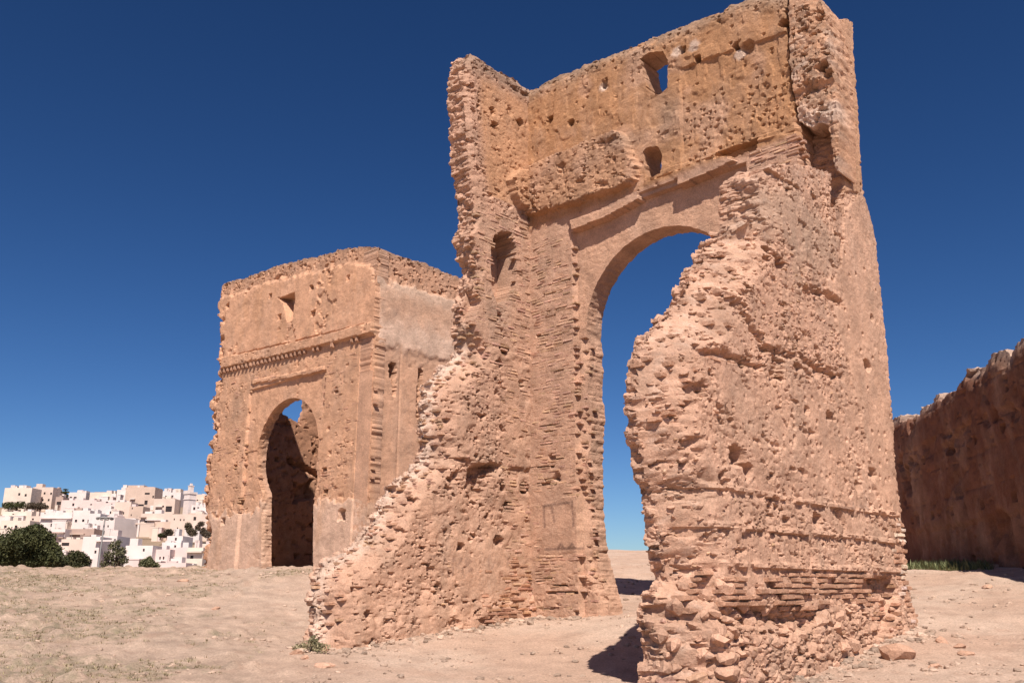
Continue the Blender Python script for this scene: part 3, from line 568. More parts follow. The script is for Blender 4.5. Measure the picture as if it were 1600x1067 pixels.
def fnC(u, z):
    n3 = fbm(u * 3, z * 3, 41.0, 4); nf = fbm(u * 9, z * 11, 42.0, 3); nl = fbm(u * .8, z * .8, 43.0, 4)
    st = worley(u / .25, z / .10, 71)[2] - .5
    sdo = sdpoly(C_POLY, u, z); edge = sdline(C_EDGE, u, z); broken = sstep(.5, .2, edge)
    sd = sdo + .04 * nf + broken * (.06 * n3 + .06 * st)
    b = np.zeros_like(u); w = .55 + .25 * n3
    b -= (.10 + .52 * sstep(ZCH + .1, ZCH - .45, z)) * (1 - np.clip(edge / w, 0, 1)) ** 1.6 * (z < 6.2 + E0)
    low = z < SPRING
    b += .10 * sstep(0, 1.0, SPRING - z)                                   # spreading foot
    hw = sdpoly(C_HOLLOW, u, z) + .10 * n3 + .08 * nf; b -= .16 * sstep(-.02, .16, hw + .10 * nf)
    hw = sdpoly(C_HOLLOW2, u, z) + .05 * n3 + .05 * nf; b -= .22 * sstep(-.02, .06, hw)
    gr = sdpoly(C_GREYC, u, z); plast = np.maximum(soft(sdpoly(C_PLAST, u, z), n3 + nf, .10), soft(sdpoly(C_UP, u, z), n3, .05) * .9)
    plast = np.maximum(plast, .55 * soft(gr, n3 + nf, .2)); smooth = soft(sdpoly(C_SMOOTH, u, z), n3 + .6 * nl, .35, .2) * .55
    for l in C_LIFTS:
        P = [onX(p, XR) for p in l]; d = sdline(P, u, z); b += (.035 * (1 - sstep(.025, .05, d)) * sstep(-.35, .1, nf + n3)) * (edge > .15)
        zl = np.interp(u, [q[0] for q in P], [q[1] for q in P]); b -= .05 * np.exp(-np.clip(zl - z - .03, 0, 9) / .10) * (z < zl - .03) * (edge > .1) * sstep(-.3, .2, n3)
    for l in C_CRACKS:
        P = [onX(p, XR) for p in l]; b -= .13 * (1 - sstep(.0, .09, sdline(P, u, z) + .13 * n3 + .09 * nf))
    rub = rubble(u, z, 41.0, .15); big = rubble(u, z, 45.0, .34)
    rw = np.clip((1.05 - .92 * plast - smooth) * (.28 + .8 * sstep(-.22, .22, fbm(u * 1.2, z * 1.5, 44.0, 3))) + .12 * broken, .06, 1.1); fo = sstep(0, .5, SPRING - .25 - z)
    h = b + rw * rub * (1 - .5 * fo) + fo * big * 1.5 + .010 * nf + .012 * fbm(u * 5, z * 5, 47.0, 4) + .03 * plast
    h += pits(u, z, 33, .22, .045, .07, .5) * smooth + pits(u, z, 36, .35, .04, .06, .3) * plast
    for p, r_, dp in C_HOLES:
        q = onX(p, XR); h -= dp * (1 - sstep(r_ * .55, r_ * 1.05, np.hypot((u - q[0]) * .75, z - q[1]) + .07 * n3 + .04 * nf))
    c = np.tile(RUBBLE, (len(u), 1)); c = mixc(c, plast, PLASTER); c = mixc(c, smooth, PLASTER * .95)
    c = mixc(c, soft(gr, n3, .25, .15) * .55, GREY * 1.4); c = mixc(c, .30 * sstep(.1, .4, fbm(u * 1.2, z * .7, 49.0, 4)), GREY * 1.35)
    c = mixc(c, .28 * sstep(.0, .4, fbm(u * .9, z * 1.3, 50.0, 3)), PLASTER * 1.05); c = mixc(c, broken * .3 * sstep(0, .4, nf), LIME)
    up = soft(sdpoly(C_UP, u, z), n3, .2); c = mixc(c, up * .5, OCHRE * 1.1)
    pp = onX((1240, 390), XR); c = mixc(c, .4 * np.exp(-(((u - pp[0]) / .12) ** 2 + ((z - pp[1]) / .8) ** 2)), GREY * 1.1)
    for ln in C_MARKS: c = mixc(c, .75 * (1 - sstep(.008, .028, sdline([onX(p, XR) for p in ln], u, z))) * sstep(-.4, .1, nf), MARK)
    return dict(sd=sd, h=h, base=b, col=c, edge=edge, plast=plast, smooth=smooth, rw=rw, broken=broken, n3=n3)
wallC = slab('broken_wall', FB(XR), 6.9, 16.2, -1.75 + E0, 11.2 + E0, .022, .020, fnC, TC, gate, rough=.09, mid=RUBBLE * 1.05)

# upper corner pier, overhanging at the right end of the arch wall
YG = 14.14
G_TOP = [onY(p, YG) for p in ((1232, -24), (1262, -16), (1277, -6), (1285, 18), (1290, 44), (1298, 39))] + [(-5.40, onY((1310, 37), YG)[1])]
G_BOT = [(-5.44, onY((1306, 190), YG)[1]), (-5.56, onY((1306, 270), YG)[1]), (-5.60, onY((1306, 250), YG)[1]), (-5.60, onY((1306, 215), YG)[1])] + [onY(p, YG) for p in ((1289, 191), (1276, 189), (1262, 194), (1254, 190), (1243, 186))]
G_POLY = G_TOP + G_BOT + [onY((1237, 120), YG), onY((1234, 60), YG)]
def fnG(u, z):
    n3 = fbm(u * 3, z * 3, 141.0, 4); nf = fbm(u * 9, z * 11, 142.0, 3); sd = sdpoly(G_POLY, u, z) + (.04 * nf + .03 * n3) * (.2 + .8 * sstep(-5.5, -5.8, u))
    zl = onY((1275, 125), YG)[1]; b = -.10 * sstep(0, .12, zl - z + .1 * n3) - .12 * sstep(.25, 0, sdline(G_TOP, u, z) + .1 * n3) - .06 * sstep(.2, 0, sdline(G_BOT, u, z))
    h = b + rubble(u, z, 141.0, .17) * 1.2 + .015 * nf
    for p, r_, dp in (((1285, 104), .11, .35), ((1292, 115), .10, .2), ((1278, 25), .08, .2)):
        q = onY(p, YG); h -= dp * (1 - sstep(r_ * .6, r_ * 1.05, np.hypot(u - q[0], z - q[1]) + .05 * nf))
    c = np.tile(OCHRE * .5 + RUBBLE * .55, (len(u), 1)); c = mixc(c, .6 * sstep(-.1, .3, n3 + nf * .5), GREY * 1.2); c = mixc(c, .6 * sstep(.0, .3, fbm(u * 2, z * 2, 147.0, 3)), LIME * .8)
    q = onY((1275, 180), YG); c = mixc(c, .7 * sstep(.3, .1, np.abs(z - q[1])), LIME * .9)
    return dict(sd=sd, h=h, base=b, col=c)
wallG = slab('corner_pier', FA(YG), -6.5, -5.35, onY((1306, 332), YG)[1] - .1, onY((1240, -26), YG)[1] + .1, .025, .025, fnG, .88, gate, rough=.04, mid=PLASTER * [1, .94, .86], calm=lambda u, z: .35 + .65 * sstep(7.6 + E0, 8.4 + E0, z))
# masonry pieces on the gate tomb
ps = []
MK = [sdp for sdp in ([onY(p, YM) for p in ((846, 780), (902, 774), (908, 862), (848, 866))],)]
def zA(u, z, r): return (sdpoly(MK[0], u, z) < 0) * r['brick'] * (r['base'] < .1) * sstep(-.3, .0, fbm(u * .9, z * .7, 60.0, 3) + .22)
ps.append((wallA, course_bricks(FA(YM), fnA, -12.66, -11.2, -.7 + E0, 7.6 + E0, zA, miss=.10, proud=-.005, jit=.004, colour=PLASTER * .95) + course_bricks(FA(YM), fnA, -7.2, -6.16, 4.5 + E0, 8.3 + E0, zA, miss=.06, proud=.008, jit=.010, colour=PLASTER * .9)))
def zB(u, z, r): return np.maximum(r['brick'] * .9 * (r['base'] > -.4), sstep(.7, .2, r['edge']) * r['low'] * .75)
bq = course_bricks(FB(XL), fnB, 8.4, 14.16, -.6 + E0, 8.0 + E0, zB, miss=.3, proud=-.002, jit=.009, colour=PLASTER * .93)
zlo = lambda u, z, r: sstep(12.2, 13.3, u + .4 * fbm(u, z, 5.0, 3)) * sstep(.75 + E0, .3 + E0, z)
bq += course_bricks(FB(XL), fnB, 12.4, 14.16, -.62 + E0, .7 + E0, zlo, miss=.25, proud=.012, jit=.02)
sq = face_stones(FB(XL), fnB, 8.4, 14.1, -1.0 + E0, 4.8 + E0, lambda u, z, r: np.clip(r['rw'] * .5 - .2 + .45 * sstep(.5, .1, r['edge']), 0, 1), .15, .04, .13, sink=.34, flat=.5)
ps.append((wallB, bq + sq))
def zC1(u, z, r):
    k = SPRING - z; return sstep(0, .03, k) * sstep(.62, .42, k + .18 * fbm(u * 1.5, z, 8.0, 3)) * (u < 14.0) * (r['base'] > -.45)
cq = course_bricks(FB(XR), fnC, 7.3, 14.0, SPRING - .7, SPRING, zC1, course=.072, ln=.27, miss=.14, proud=.045, jit=.03, deep=.18)
cq += course_bricks(FB(XR), fnC, 13.9, 15.6, -.75 + E0, SPRING, lambda u, z, r: .95 * (u < 15.2), course=.07, ln=.2, miss=.12, proud=.02, jit=.025)
cq += course_bricks(FB(XR), fnC, 15.1, 15.7, -.7 + E0, 1.2 + E0, lambda u, z, r: 1.0 + 0 * u, course=.085, ln=.2, miss=.03, proud=.03, jit=.012, colour=LIME)
cq += course_bricks(FB(XR), fnC, 7.0, 11.5, 1.6 + E0, 5.4 + E0, lambda u, z, r: sstep(1.1, .3, r['edge'] + .3 * r['n3']) * .6 * (r['base'] > -.5), course=.07, ln=.24, miss=.4, proud=-.01, jit=.018, deep=.16)
cq += course_bricks(FB(XR), fnC, 10.4, 13.9, 2.0 + E0, 5.0 + E0, lambda u, z, r: .3 * (r['rw'] > .8), course=.07, ln=.2, miss=.4, proud=-.01, jit=.018, deep=.16)
cs = face_stones(FB(XR), fnC, 7.0, 14.6, 0.0 + E0, 5.6 + E0, lambda u, z, r: np.clip(r['rw'] - .5, 0, 1) * .4, .17, .04, .12, sink=.36)
C_ROUGH = Cf((1060, 560), (1100, 470), (1150, 390), (1190, 370), (1240, 420), (1300, 450), (1322, 595), (1230, 600), (1150, 570), (1080, 600), (1060, 700))
zr = lambda u, z, r: np.maximum(soft(sdpoly(C_ROUGH, u, z), r['n3'], .35, .15) * .8, .75 * sstep(.95, .5, r['edge'] + .3 * r['n3']) * (z > 0 + E0)) * (r['plast'] < .3)
cs += face_stones(FB(XR), fnC, 7.0, 14.6, .0 + E0, 5.4 + E0, zr, .13, .035, .13, sink=.36, flat=.45)
cs += face_stones(FB(XR), fnC, 7.0, 15.2, -1.5 + E0, SPRING - .3, lambda u, z, r: .9 + 0 * u, .18, .06, .27, sink=.27, flat=.7, keep=.9)
cs += face_stones(FB(XR), fnC, 8.5, 10.6, -1.5 + E0, SPRING - .1, lambda u, z, r: .8 * sstep(1.5, .8, r['edge']), .22, .12, .32, sink=.24, flat=.7, keep=.9)
ps.append((wallC, cq + cs))
place_pieces(ps, gate, 300, 300)

# ================================================================== THE SMALLER SQUARE TOMB (left, with doorway)
XT, YT = -19.71, 15.378
tomb = thing('square_tomb', 'smaller square plastered brick tomb with a dark arched doorway, standing beyond the wing wall', 'ruin', (-24, 17, gz(-24, 17)))
D = lambda *ps: [onY(p, YT) for p in ps]
D_TOP = D((340, 452), (348, 442), (385, 433), (400, 426), (430, 415), (446, 411), (480, 403), (520, 394), (524, 390), (560, 385), (585, 386)) + [(XT, onY((598, 389), YT)[1])]
D_LEFT = D((312, 905), (315, 870), (321, 840), (316, 800), (317, 760), (320, 722), (324, 692), (334, 672), (331, 660), (324, 645), (326, 625), (335, 615), (338, 590), (341, 560), (343, 500))
D_POLY = D_LEFT + D_TOP + [(XT, -.6 + E0), (-28.6, -.6 + E0)]
D_C = (-23.93, 4.1 + E0); D_R = 1.68
D_JAMB = [(-25.52, 4.1 + E0), (-25.45, 3.4 + E0), (-25.30, 3.1 + E0)] + D((406, 760), (406, 830), (405, 900), (486, 900), (487, 783), (492, 746)) + [(-22.3, 3.5 + E0), (-22.28, 4.1 + E0)]
D_WIN = D((436, 466), (462, 457), (462, 468), (458, 502), (450, 503), (444, 474))
D_STR = D((343, 560), (400, 549), (480, 531), (585, 503), (585, 521), (480, 547), (400, 565), (345, 578))
D_LOW = D((393, 594), (452, 584), (507, 572), (507, 580), (454, 591), (394, 600))
D_HOLES = [((372, 688), .12, .2), ((368, 730), .1, .2), ((374, 783), .1, .25), ((535, 804), .16, .25), ((506, 737), .13, .2), ((508, 768), .1, .25), ((488, 450), .09, .2), ((490, 490), .09, .15), ((357, 478), .09, .2), ((424, 463), .08, .2), ((438, 496), .10, .12), ((545, 435), .08, .08), ((525, 610), .09, .1), ((575, 634), .07, .2), ((513, 670), .07, .06), ((515, 708), .08, .06), ((350, 815), .12, .25), ((402, 740), .12, .2), ((328, 833), .14, .25), ((575, 696), .06, .15), ((512, 425), .1, .1), ((385, 460), .05, .06)]
def fnD(u, z):
    n3 = fbm(u * 3, z * 3, 81.0, 4); nf = fbm(u * 8, z * 10, 82.0, 3); nl = fbm(u * .7, z * .7, 83.0, 4)
    st = worley(u / .25, z / .09, 91)[2] - .5; left = sdline(D_LEFT, u, z); lw = sstep(.5, .1, left)
    sdo = sdpoly(D_POLY, u, z) + .05 * nf + .05 * n3 + lw * (.10 * st + .06 * n3)
    hole = np.maximum((D_R - np.hypot(u - D_C[0], z - D_C[1])) + .01 * nf, sdpoly(D_JAMB, u, z) + .03 * nf)
    sd = np.minimum(sdo, -hole); top = sdline(D_TOP, u, z)
    b = np.zeros_like(u); b -= .25 * lw * sstep(0, -.35, n3 - .1) + .12 * sstep(.12, 0, left)
    pan = sstep(-26.25, -26.22, u) * sstep(21.95, 21.98, -u) * (z < 6.35 + E0); b -= .09 * pan
    b -= .05 * sstep(-20.35, -20.32, u) * (z < 7.0 + E0)
    band = sstep(.62, .45, top + .22 * n3); b -= .06 * band
    stz = sdpoly(D_STR, u, z); b += .13 * sstep(-.01, .03, stz + .03 * nf); lo = sdpoly(D_LOW, u, z); b += .06 * sstep(-.005, .02, lo + .015 * nf)
    b -= .36 * sstep(0, .05, sdpoly(D_WIN, u, z) + .02 * nf)
    pl_up = ((z > np.interp(u, [D_STR[0][0], D_STR[3][0]], [D_STR[0][1], D_STR[3][1]])) * 1.0) * (1 - band) * sstep(-.20, -.17, nl + .5 * n3 + .12 * nf + .25 * sstep(0, 1.0, z - 8.2 - E0))
    dado = sstep(2.45 + E0, 2.38 + E0, z + .5 * n3 + .5 * nl) * sstep(.3, .5, left); plast = np.clip(pl_up + dado * .9 + pan * (z > 4.3 + E0) * .6, 0, 1)
    brick = (1 - plast) * (1 - band) * (stz < 0)
    rub = rubble(u, z, 81.0, .16)
    h = b + (.6 * band + .10 + .5 * lw * .6 + .45 * (1 - plast) * sstep(-.1, .3, n3 + nl)) * rub + .01 * nf + .012 * fbm(u * 4, z * 4, 87.0, 4) + .035 * plast - .006 * brick
    for p, r_, dp in D_HOLES:
        q = onY(p, YT); h -= dp * (1 - sstep(r_ * .7, r_ * 1.05, np.maximum(np.abs(u - q[0]), np.abs(z - q[1])) + .05 * nf))
    c = np.tile(PLASTER * [1.04, .97, .88], (len(u), 1)); c = mixc(c, plast, PLASTER * [1.12, 1.04, .95]); c = mixc(c, dado * .5, LIME * .92); c = mixc(c, band * .6, RUBBLE * [.92, .86, .8]); c = mixc(c, sstep(.16, .0, top + .1 * nf) * .5, GREY)
    c = mixc(c, plast * .3 * sstep(0, .35, fbm(u * 1.3, z * .6, 88.0, 4)), OCHRE * 1.15); c = mixc(c, .35 * lw * sstep(5.2 + E0, 4 + E0, z), BRICK)
    gp = onY((372, 640), YT); c = mixc(c, .5 * np.exp(-(((u - gp[0]) / .4) ** 2 + ((z - gp[1]) / .6) ** 2)), GREY * 1.25)
    return dict(sd=sd, h=h, base=b, col=c, brick=brick, lw=lw)
wallD = slab('front_wall', FA(YT), -28.8, XT, -.5 + E0, 11.0 + E0, .04, .036, fnD, .42, tomb, rough=.05, mid=RUBBLE * .9, calm=lambda u, z: (u < XT - .25) * 1.0)
Es = lambda *ps: [onX(p, XT) for p in ps]
E_TOP = [(YT + .04, onX((598, 389), XT)[1])] + Es((612, 396), (640, 405), (665, 412), (690, 423), (712, 432)) + [(22.4, onX((712, 432), XT)[1] - .1)]
E_POLY = E_TOP + [(22.4, -.6 + E0), (YT + .04, -.6 + E0)]
def fnE(u, z):
    n3 = fbm(u * 3, z * 3, 101.0, 4); nf = fbm(u * 8, z * 10, 102.0, 3); nl = fbm(u * .7, z * .7, 103.0, 4)
    sd = sdpoly(E_POLY, u, z) + .05 * nf * (z > 6 + E0) + .04 * n3 * (z > 9 + E0) + .02; top = sdline(E_TOP, u, z)
    zs = onX((640, 550), XT)[1]; b = np.zeros_like(u)
    band = sstep(.95, .75, top + .25 * n3 + .2 * (u - YT - 1.5) * .2); b -= .07 * band
    lowr = sstep(zs + .1, zs - .1, z + .25 * n3 + .2 * nl); b -= .05 * lowr
    corner = sstep(YT + .20, YT + .02, u + .10 * n3) * (z > 6.0 + E0) * (z < 8.6 + E0); b -= .12 * corner
    rub = rubble(u, z, 101.0, .16); rough = np.clip(band + corner + .5 * lowr * sstep(zs - 1.0, zs - .2, z) * sstep(-.1, .3, n3), 0, 1)
    h = b + rub * (.08 + .75 * rough) + .01 * nf + .01 * fbm(u * 4, z * 4, 107.0, 4)
    for p, q, r_, dp in (((615, 572), (615, 586), .12, .4), ((616, 590), (617, 616), .06, .12), ((658, 580), (658, 602), .08, .4), ((656, 605), (655, 650), .07, .15)):
        h -= dp * (1 - sstep(r_ * .7, r_ * 1.1, sdline(Es(p, q), u, z) + .05 * nf))
    h -= .03 * (1 - sstep(.01, .03, np.abs(u - onX((622, 700), XT)[0]))) * (z < zs)
    c = np.tile(PLASTER * [1.0, .96, .92], (len(u), 1))
    zw1 = onX((650, 455), XT)[1]; zw2 = onX((650, 530), XT)[1]
    c = mixc(c, .6 * np.exp(-((z - zw1 + .25 * n3) / .35) ** 2) * (1 - band), LIME * [1.02, 1, .96]); c = mixc(c, .6 * np.exp(-((z - zw2 + .35 * n3) / .6) ** 2) * (1 - lowr * .5), LIME)
    c = mixc(c, .2 * np.exp(-((z - .5 * (zw1 + zw2) - .2) / .35) ** 2), GREY * 1.6); c = mixc(c, band * .6, RUBBLE * [.92, .86, .8]); c = mixc(c, sstep(.2, 0, top + .1 * nf) * .5, GREY); c = mixc(c, corner * .7, BRICK)
    return dict(sd=sd, h=h, base=b, col=c, rough=rough)
wallE = slab('flank_wall', FB(XT + .015), YT + .03, 22.4, -.6 + E0, 10.4 + E0, .042, .038, fnE, .7, tomb, calm=lambda u, z: (u > YT + .4) * 1.0)
# roofless inside, seen through the doorway
XI, YI = -28.1, 21.6
I_TOP = [(16.0, 7.6 + E0), (17.5, 7.0 + E0), (17.9, 6.15 + E0), (18.3, 6.0 + E0), (18.8, 5.8 + E0), (18.95, 6.3 + E0), (19.1, 7.3 + E0), (19.6, 7.7 + E0), (22.3, 7.0 + E0)]
def fnI(u, z):
    n3 = fbm(u * 3, z * 3, 111.0, 4); sd = sdpoly(I_TOP + [(22.3, -1 + E0), (16.0, -1 + E0)], u, z) + .10 * n3
    h = rubble(u, z, 111.0, .2) * 1.0 + pits(u, z, 5, .8, .1, .2, .6) - .25 * (1 - sstep(.05, .14, np.abs(z - 4.4 - E0 + .3 * (u - 18.6) + .2 * n3))) * (u > 18.2) - .3 * sstep(.1, .2, sdpoly([(18.5, 3.5 + E0), (19.4, 4.0 + E0), (19.4, 3.2 + E0), (18.6, 3.0 + E0)], u, z) + .1 * n3 + .1); return dict(sd=sd, h=h, base=h, col=np.tile(BRICK * .8, (len(u), 1)))  # brick tone lowered so the colour carries the interior's shade
slab('inner_wall', FB(XI), 16.0, 22.3, -.6 + E0, 8.0 + E0, .06, .06, fnI, .5, tomb)
K_TOP = [(-28.1, 5.3 + E0), (-26.3, 4.6 + E0), (-25.9, 5.6 + E0), (-25.3, 5.9 + E0), (-24, 6.0 + E0), (-22, 6.4 + E0), (-19.8, 6.8 + E0)]
def fnK(u, z):
    n3 = fbm(u * 3, z * 3, 121.0, 4); sd = sdpoly(K_TOP + [(-19.8, -1 + E0), (-28.1, -1 + E0)], u, z) + .12 * n3
    h = rubble(u, z, 121.0, .25) * 1.2 - .2 * sstep(.15, .3, fbm(u * 1.2, z * 1.8, 125.0, 3)); return dict(sd=sd, h=h, base=h, col=np.tile(PLASTER * .95, (len(u), 1)))
slab('rear_wall', FA(YI), -28.0, -19.9, -.6 + E0, 7.4 + E0, .06, .06, fnK, .6, tomb)
dq = course_bricks(FA(YT), fnD, -28.4, XT, .6 + E0, 7.6 + E0, lambda u, z, r: r['brick'] * .9 * (r['base'] > -.3) * sstep(-.2, .2, fbm(u * .8, z * .8, 66.0, 3) + .05), course=.08, ln=.27, miss=.25, proud=-.008, jit=.006, colour=PLASTER * [.95, .9, .85])
place_pieces([(wallD, dq)], tomb, 160, 0)
bme = mesh_np('bracket', (BRV * [1, 1, 1]), [BRQ], M_BRICK)
for i in range(33):                                    # brick brackets under the string course
    t = (i + .5) / 33 * .93; p0, p1 = D_STR[7], D_STR[4]; u = p0[0] + (p1[0] - p0[0]) * t; z = p0[1] + (p1[1] - p0[1]) * t
    if 20 < i and rng.random() < .35: continue
    o = link('bracket', bme); o.parent = wallD; o.matrix_basis = Matrix.Translation((u, YT - .03 + .02 * rng.random(), z - .075)) @ Matrix.Diagonal((.10 * rng.uniform(.7, 1.1), -.16, .15 * rng.uniform(.8, 1.1), 1))

# ================================================================== RAMPART on the right, in shade
rd = RIGHT * math.sin(math.radians(5.9)) + FWD * math.cos(math.radians(5.9))
r0 = at_fwd(1600, 22)
class FrR(Frame): pass
fR = Frame((r0[0], r0[1], 0), (rd[0], rd[1], 0)); fR.U = -fR.U; fR.N = np.cross(fR.U, ZH)
if fR.N @ np.array([-RIGHT[0], -RIGHT[1], 0]) < 0: fR.U = -fR.U; fR.N = np.cross(fR.U, ZH)
SGN = 1 if fR.U @ np.array([rd[0], rd[1], 0]) > 0 else -1
def onR(px, py):                                        # pixel -> (distance along the rampart, z)
    d = ray(px, py); n = fR.N; t = ((fR.O - np.array([0, 0, EYE])) @ n) / (d @ n); q = np.array([0, 0, EYE]) + d * t
    return ((q - fR.O) @ fR.U, q[2])
R_TOP = [onR(*p) for p in ((1385, 655), (1400, 650), (1425, 636), (1448, 632), (1452, 618), (1466, 612), (1470, 602), (1484, 598), (1490, 584), (1507, 577), (1520, 578), (1534, 570), (1541, 553), (1562, 546), (1570, 556), (1580, 534), (1600, 524), (1618, 500), (1640, 505), (1660, 480))]
R_TOP = sorted(R_TOP, key=lambda q: q[0]); zend = R_TOP[0][1], R_TOP[-1][1]
ra, rb = (-9.0, 36.0) if SGN > 0 else (-36.0, 9.0)
R_POLY = [(ra, R_TOP[0][1] - .2)] + R_TOP + [(rb, R_TOP[-1][1] - .3), (rb, -1.5 + E0), (ra, -1.5 + E0)]
rampart = thing('earth_rampart', 'long crumbling earth rampart in deep shade behind the tall tomb', 'wall', (r0[0], r0[1], gz(*r0))); kind(rampart, 'thing')
def fnR(u, z):
    n3 = fbm(u * 1.5, z * 1.5, 131.0, 4); nf = fbm(u * 6, z * 7, 132.0, 3); nl = fbm(u * .4, z * .5, 133.0, 4)
    sd = sdpoly(R_POLY, u, z) + .10 * n3 + .08 * nf - .25 * sstep(.1, .2, perlin(u * .9, 0 * u, 7.7)) * sstep(3.5 + E0, 4.5 + E0, z); top = sdline(R_POLY[:-2], u, z)
    b = .10 * nl - .15 * sstep(.5, 0, top + .2 * n3)
    b -= .14 * (1 - sstep(.1, .4, np.abs(z - 4.1 - E0 + .5 * nl + .12 * n3))) * sstep(-.1, .2, n3) + .08 * sstep(1.9 + E0, 1.6 + E0, z + .3 * n3)
    lf_ = (z - E0 + .15 * nl) / .86; b -= .03 * (1 - sstep(.02, .06, np.abs(lf_ - np.round(lf_)))) * sstep(-.35, .1, n3)
    b -= .22 * sstep(.12, .34, fbm(u * .8, z * .5, 137.0, 4)) * sstep(.0, .3, nl + .2)
    h = b + rubble(u, z, 131.0, .3) * .5 + .03 * nf
    ru = np.round(u / 1.9) * 1.9; rz = np.round((z - E0 - .4) / 1.72) * 1.72 + .4 + E0; h -= .22 * (1 - sstep(.05, .11, np.maximum(np.abs(u - ru - .3 * hash2(np.round(u / 1.9).astype(np.int64), np.round((z - E0 - .4) / 1.72).astype(np.int64))), np.abs(z - rz))))
    c = np.tile(np.array([.20, .088, .056]), (len(u), 1)); c = mixc(c, sstep(-.1, .3, nl) * .5, RUBBLE * .6); c = mixc(c, sstep(.35, 0, top) * .6, LIME * .85)  # face colour darkened to stand in for deep shade; paler along the top
    return dict(sd=sd, h=h, base=b, col=c)
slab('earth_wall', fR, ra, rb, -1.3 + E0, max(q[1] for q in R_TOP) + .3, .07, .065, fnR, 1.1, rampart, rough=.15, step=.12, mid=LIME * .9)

def tube(P, R, n=8):
    V, Q = [], []; P = [np.array(p, float) for p in P]
    for i, (p, r) in enumerate(zip(P, R)):
        d = P[min(i + 1, len(P) - 1)] - P[max(i - 1, 0)]; d /= np.linalg.norm(d) + 1e-9; a = np.cross(d, [.31, .9, .27]); a /= np.linalg.norm(a); b = np.cross(d, a)
        for k in range(n): t = 2 * math.pi * k / n; V.append(p + r * (math.cos(t) * a + math.sin(t) * b))
    for i in range(len(P) - 1):
        for k in range(n): Q.append((i * n + k, i * n + (k + 1) % n, (i + 1) * n + (k + 1) % n, (i + 1) * n + k))
    return np.array(V), np.array(Q)
def tubes_mesh(name, ts, mat, n=8):
    Vs, Qs, o = [], [], 0
    for P, R in ts: V, Q = tube(P, R, n); Vs.append(V); Qs.append(Q + o); o += len(V)
    return mesh_np(name, np.concatenate(Vs), [np.concatenate(Qs)], mat, None, True)
# ================================================================== TOWN on the far hillside
HM = {k: mat_plain('limewash_' + k, c, .9, .10, .35) for k, c in dict(white=(.70, .59, .55), cream=(.68, .55, .46), pink=(.67, .52, .48), tan=(.56, .41, .33), sand=(.64, .49, .41), brown=(.42, .30, .25), grey=(.66, .58, .55)).items()}
def box_v(x0, x1, y0, y1, z0, z1): return np.array([[x0, y0, z0], [x1, y0, z0], [x1, y1, z0], [x0, y1, z0], [x0, y0, z1], [x1, y0, z1], [x1, y1, z1], [x0, y1, z1]])
BXQ = np.array([[3, 2, 1, 0], [4, 5, 6, 7], [0, 1, 5, 4], [1, 2, 6, 5], [2, 3, 7, 6], [3, 0, 4, 7]])
def boxes_mesh(name, bs, mat):
    V = np.concatenate([box_v(*b) for b in bs]); Q = np.concatenate([BXQ + 8 * i for i in range(len(bs))]); return mesh_np(name, V, [Q], mat)
def house_mesh(w, dp, h, sink, wins, mat, par=.45):
    """box walls with real window openings in the front, parapet and sunk roof"""
    xs = sorted({-w / 2, w / 2, *[a for q in wins for a in (q[0], q[1])]}); zs = sorted({-sink, h, *[a for q in wins for a in (q[2], q[3])]})
    V, Q = [], []
    def quad(*p): n = len(V); V.extend(p); Q.append((n, n + 1, n + 2, n + 3))
    for i in range(len(xs) - 1):
        for k in range(len(zs) - 1):
            x, X, z, Z = xs[i], xs[i + 1], zs[k], zs[k + 1]; cx, cz = (x + X) / 2, (z + Z) / 2
            if any(q[0] < cx < q[1] and q[2] < cz < q[3] for q in wins): continue
            quad((x, 0, z), (X, 0, z), (X, 0, Z), (x, 0, Z))
    r = .3
    for a, b, c, d in wins:
        quad((a, 0, c), (b, 0, c), (b, r, c), (a, r, c)); quad((a, r, d), (b, r, d), (b, 0, d), (a, 0, d)); quad((a, 0, c), (a, r, c), (a, r, d), (a, 0, d)); quad((b, r, c), (b, 0, c), (b, 0, d), (b, r, d)); quad((a, r, c), (b, r, c), (b, r, d), (a, r, d))
    x, X = -w / 2, w / 2
    quad((X, 0, -sink), (X, dp, -sink), (X, dp, h), (X, 0, h)); quad((x, dp, -sink), (x, 0, -sink), (x, 0, h), (x, dp, h)); quad((X, dp, -sink), (x, dp, -sink), (x, dp, h), (X, dp, h))
    t = .3; a, A_, b, B_ = x + t, X - t, t, dp - t
    quad((x, 0, h), (X, 0, h), (A_, b, h), (a, b, h)); quad((X, 0, h), (X, dp, h), (A_, B_, h), (A_, b, h)); quad((X, dp, h), (x, dp, h), (a, B_, h), (A_, B_, h)); quad((x, dp, h), (x, 0, h), (a, b, h), (a, B_, h))
    g = h - par
    quad((a, b, h), (A_, b, h), (A_, b, g), (a, b, g)); quad((A_, b, h), (A_, B_, h), (A_, B_, g), (A_, b, g)); quad((A_, B_, h), (a, B_, h), (a, B_, g), (A_, B_, g)); quad((a, B_, h), (a, b, h), (a, b, g), (a, B_, g)); quad((a, b, g), (A_, b, g), (A_, B_, g), (a, B_, g))
    return mesh_np('walls', V, [Q], mat)
def town_f(yb): return 200 + (890 - yb) * 2.15
PANE = boxes_mesh('window', [(-.5, .5, 0, .04, -.5, .5)], M_PANE)
yaw0 = math.atan2(RIGHT[1], RIGHT[0])
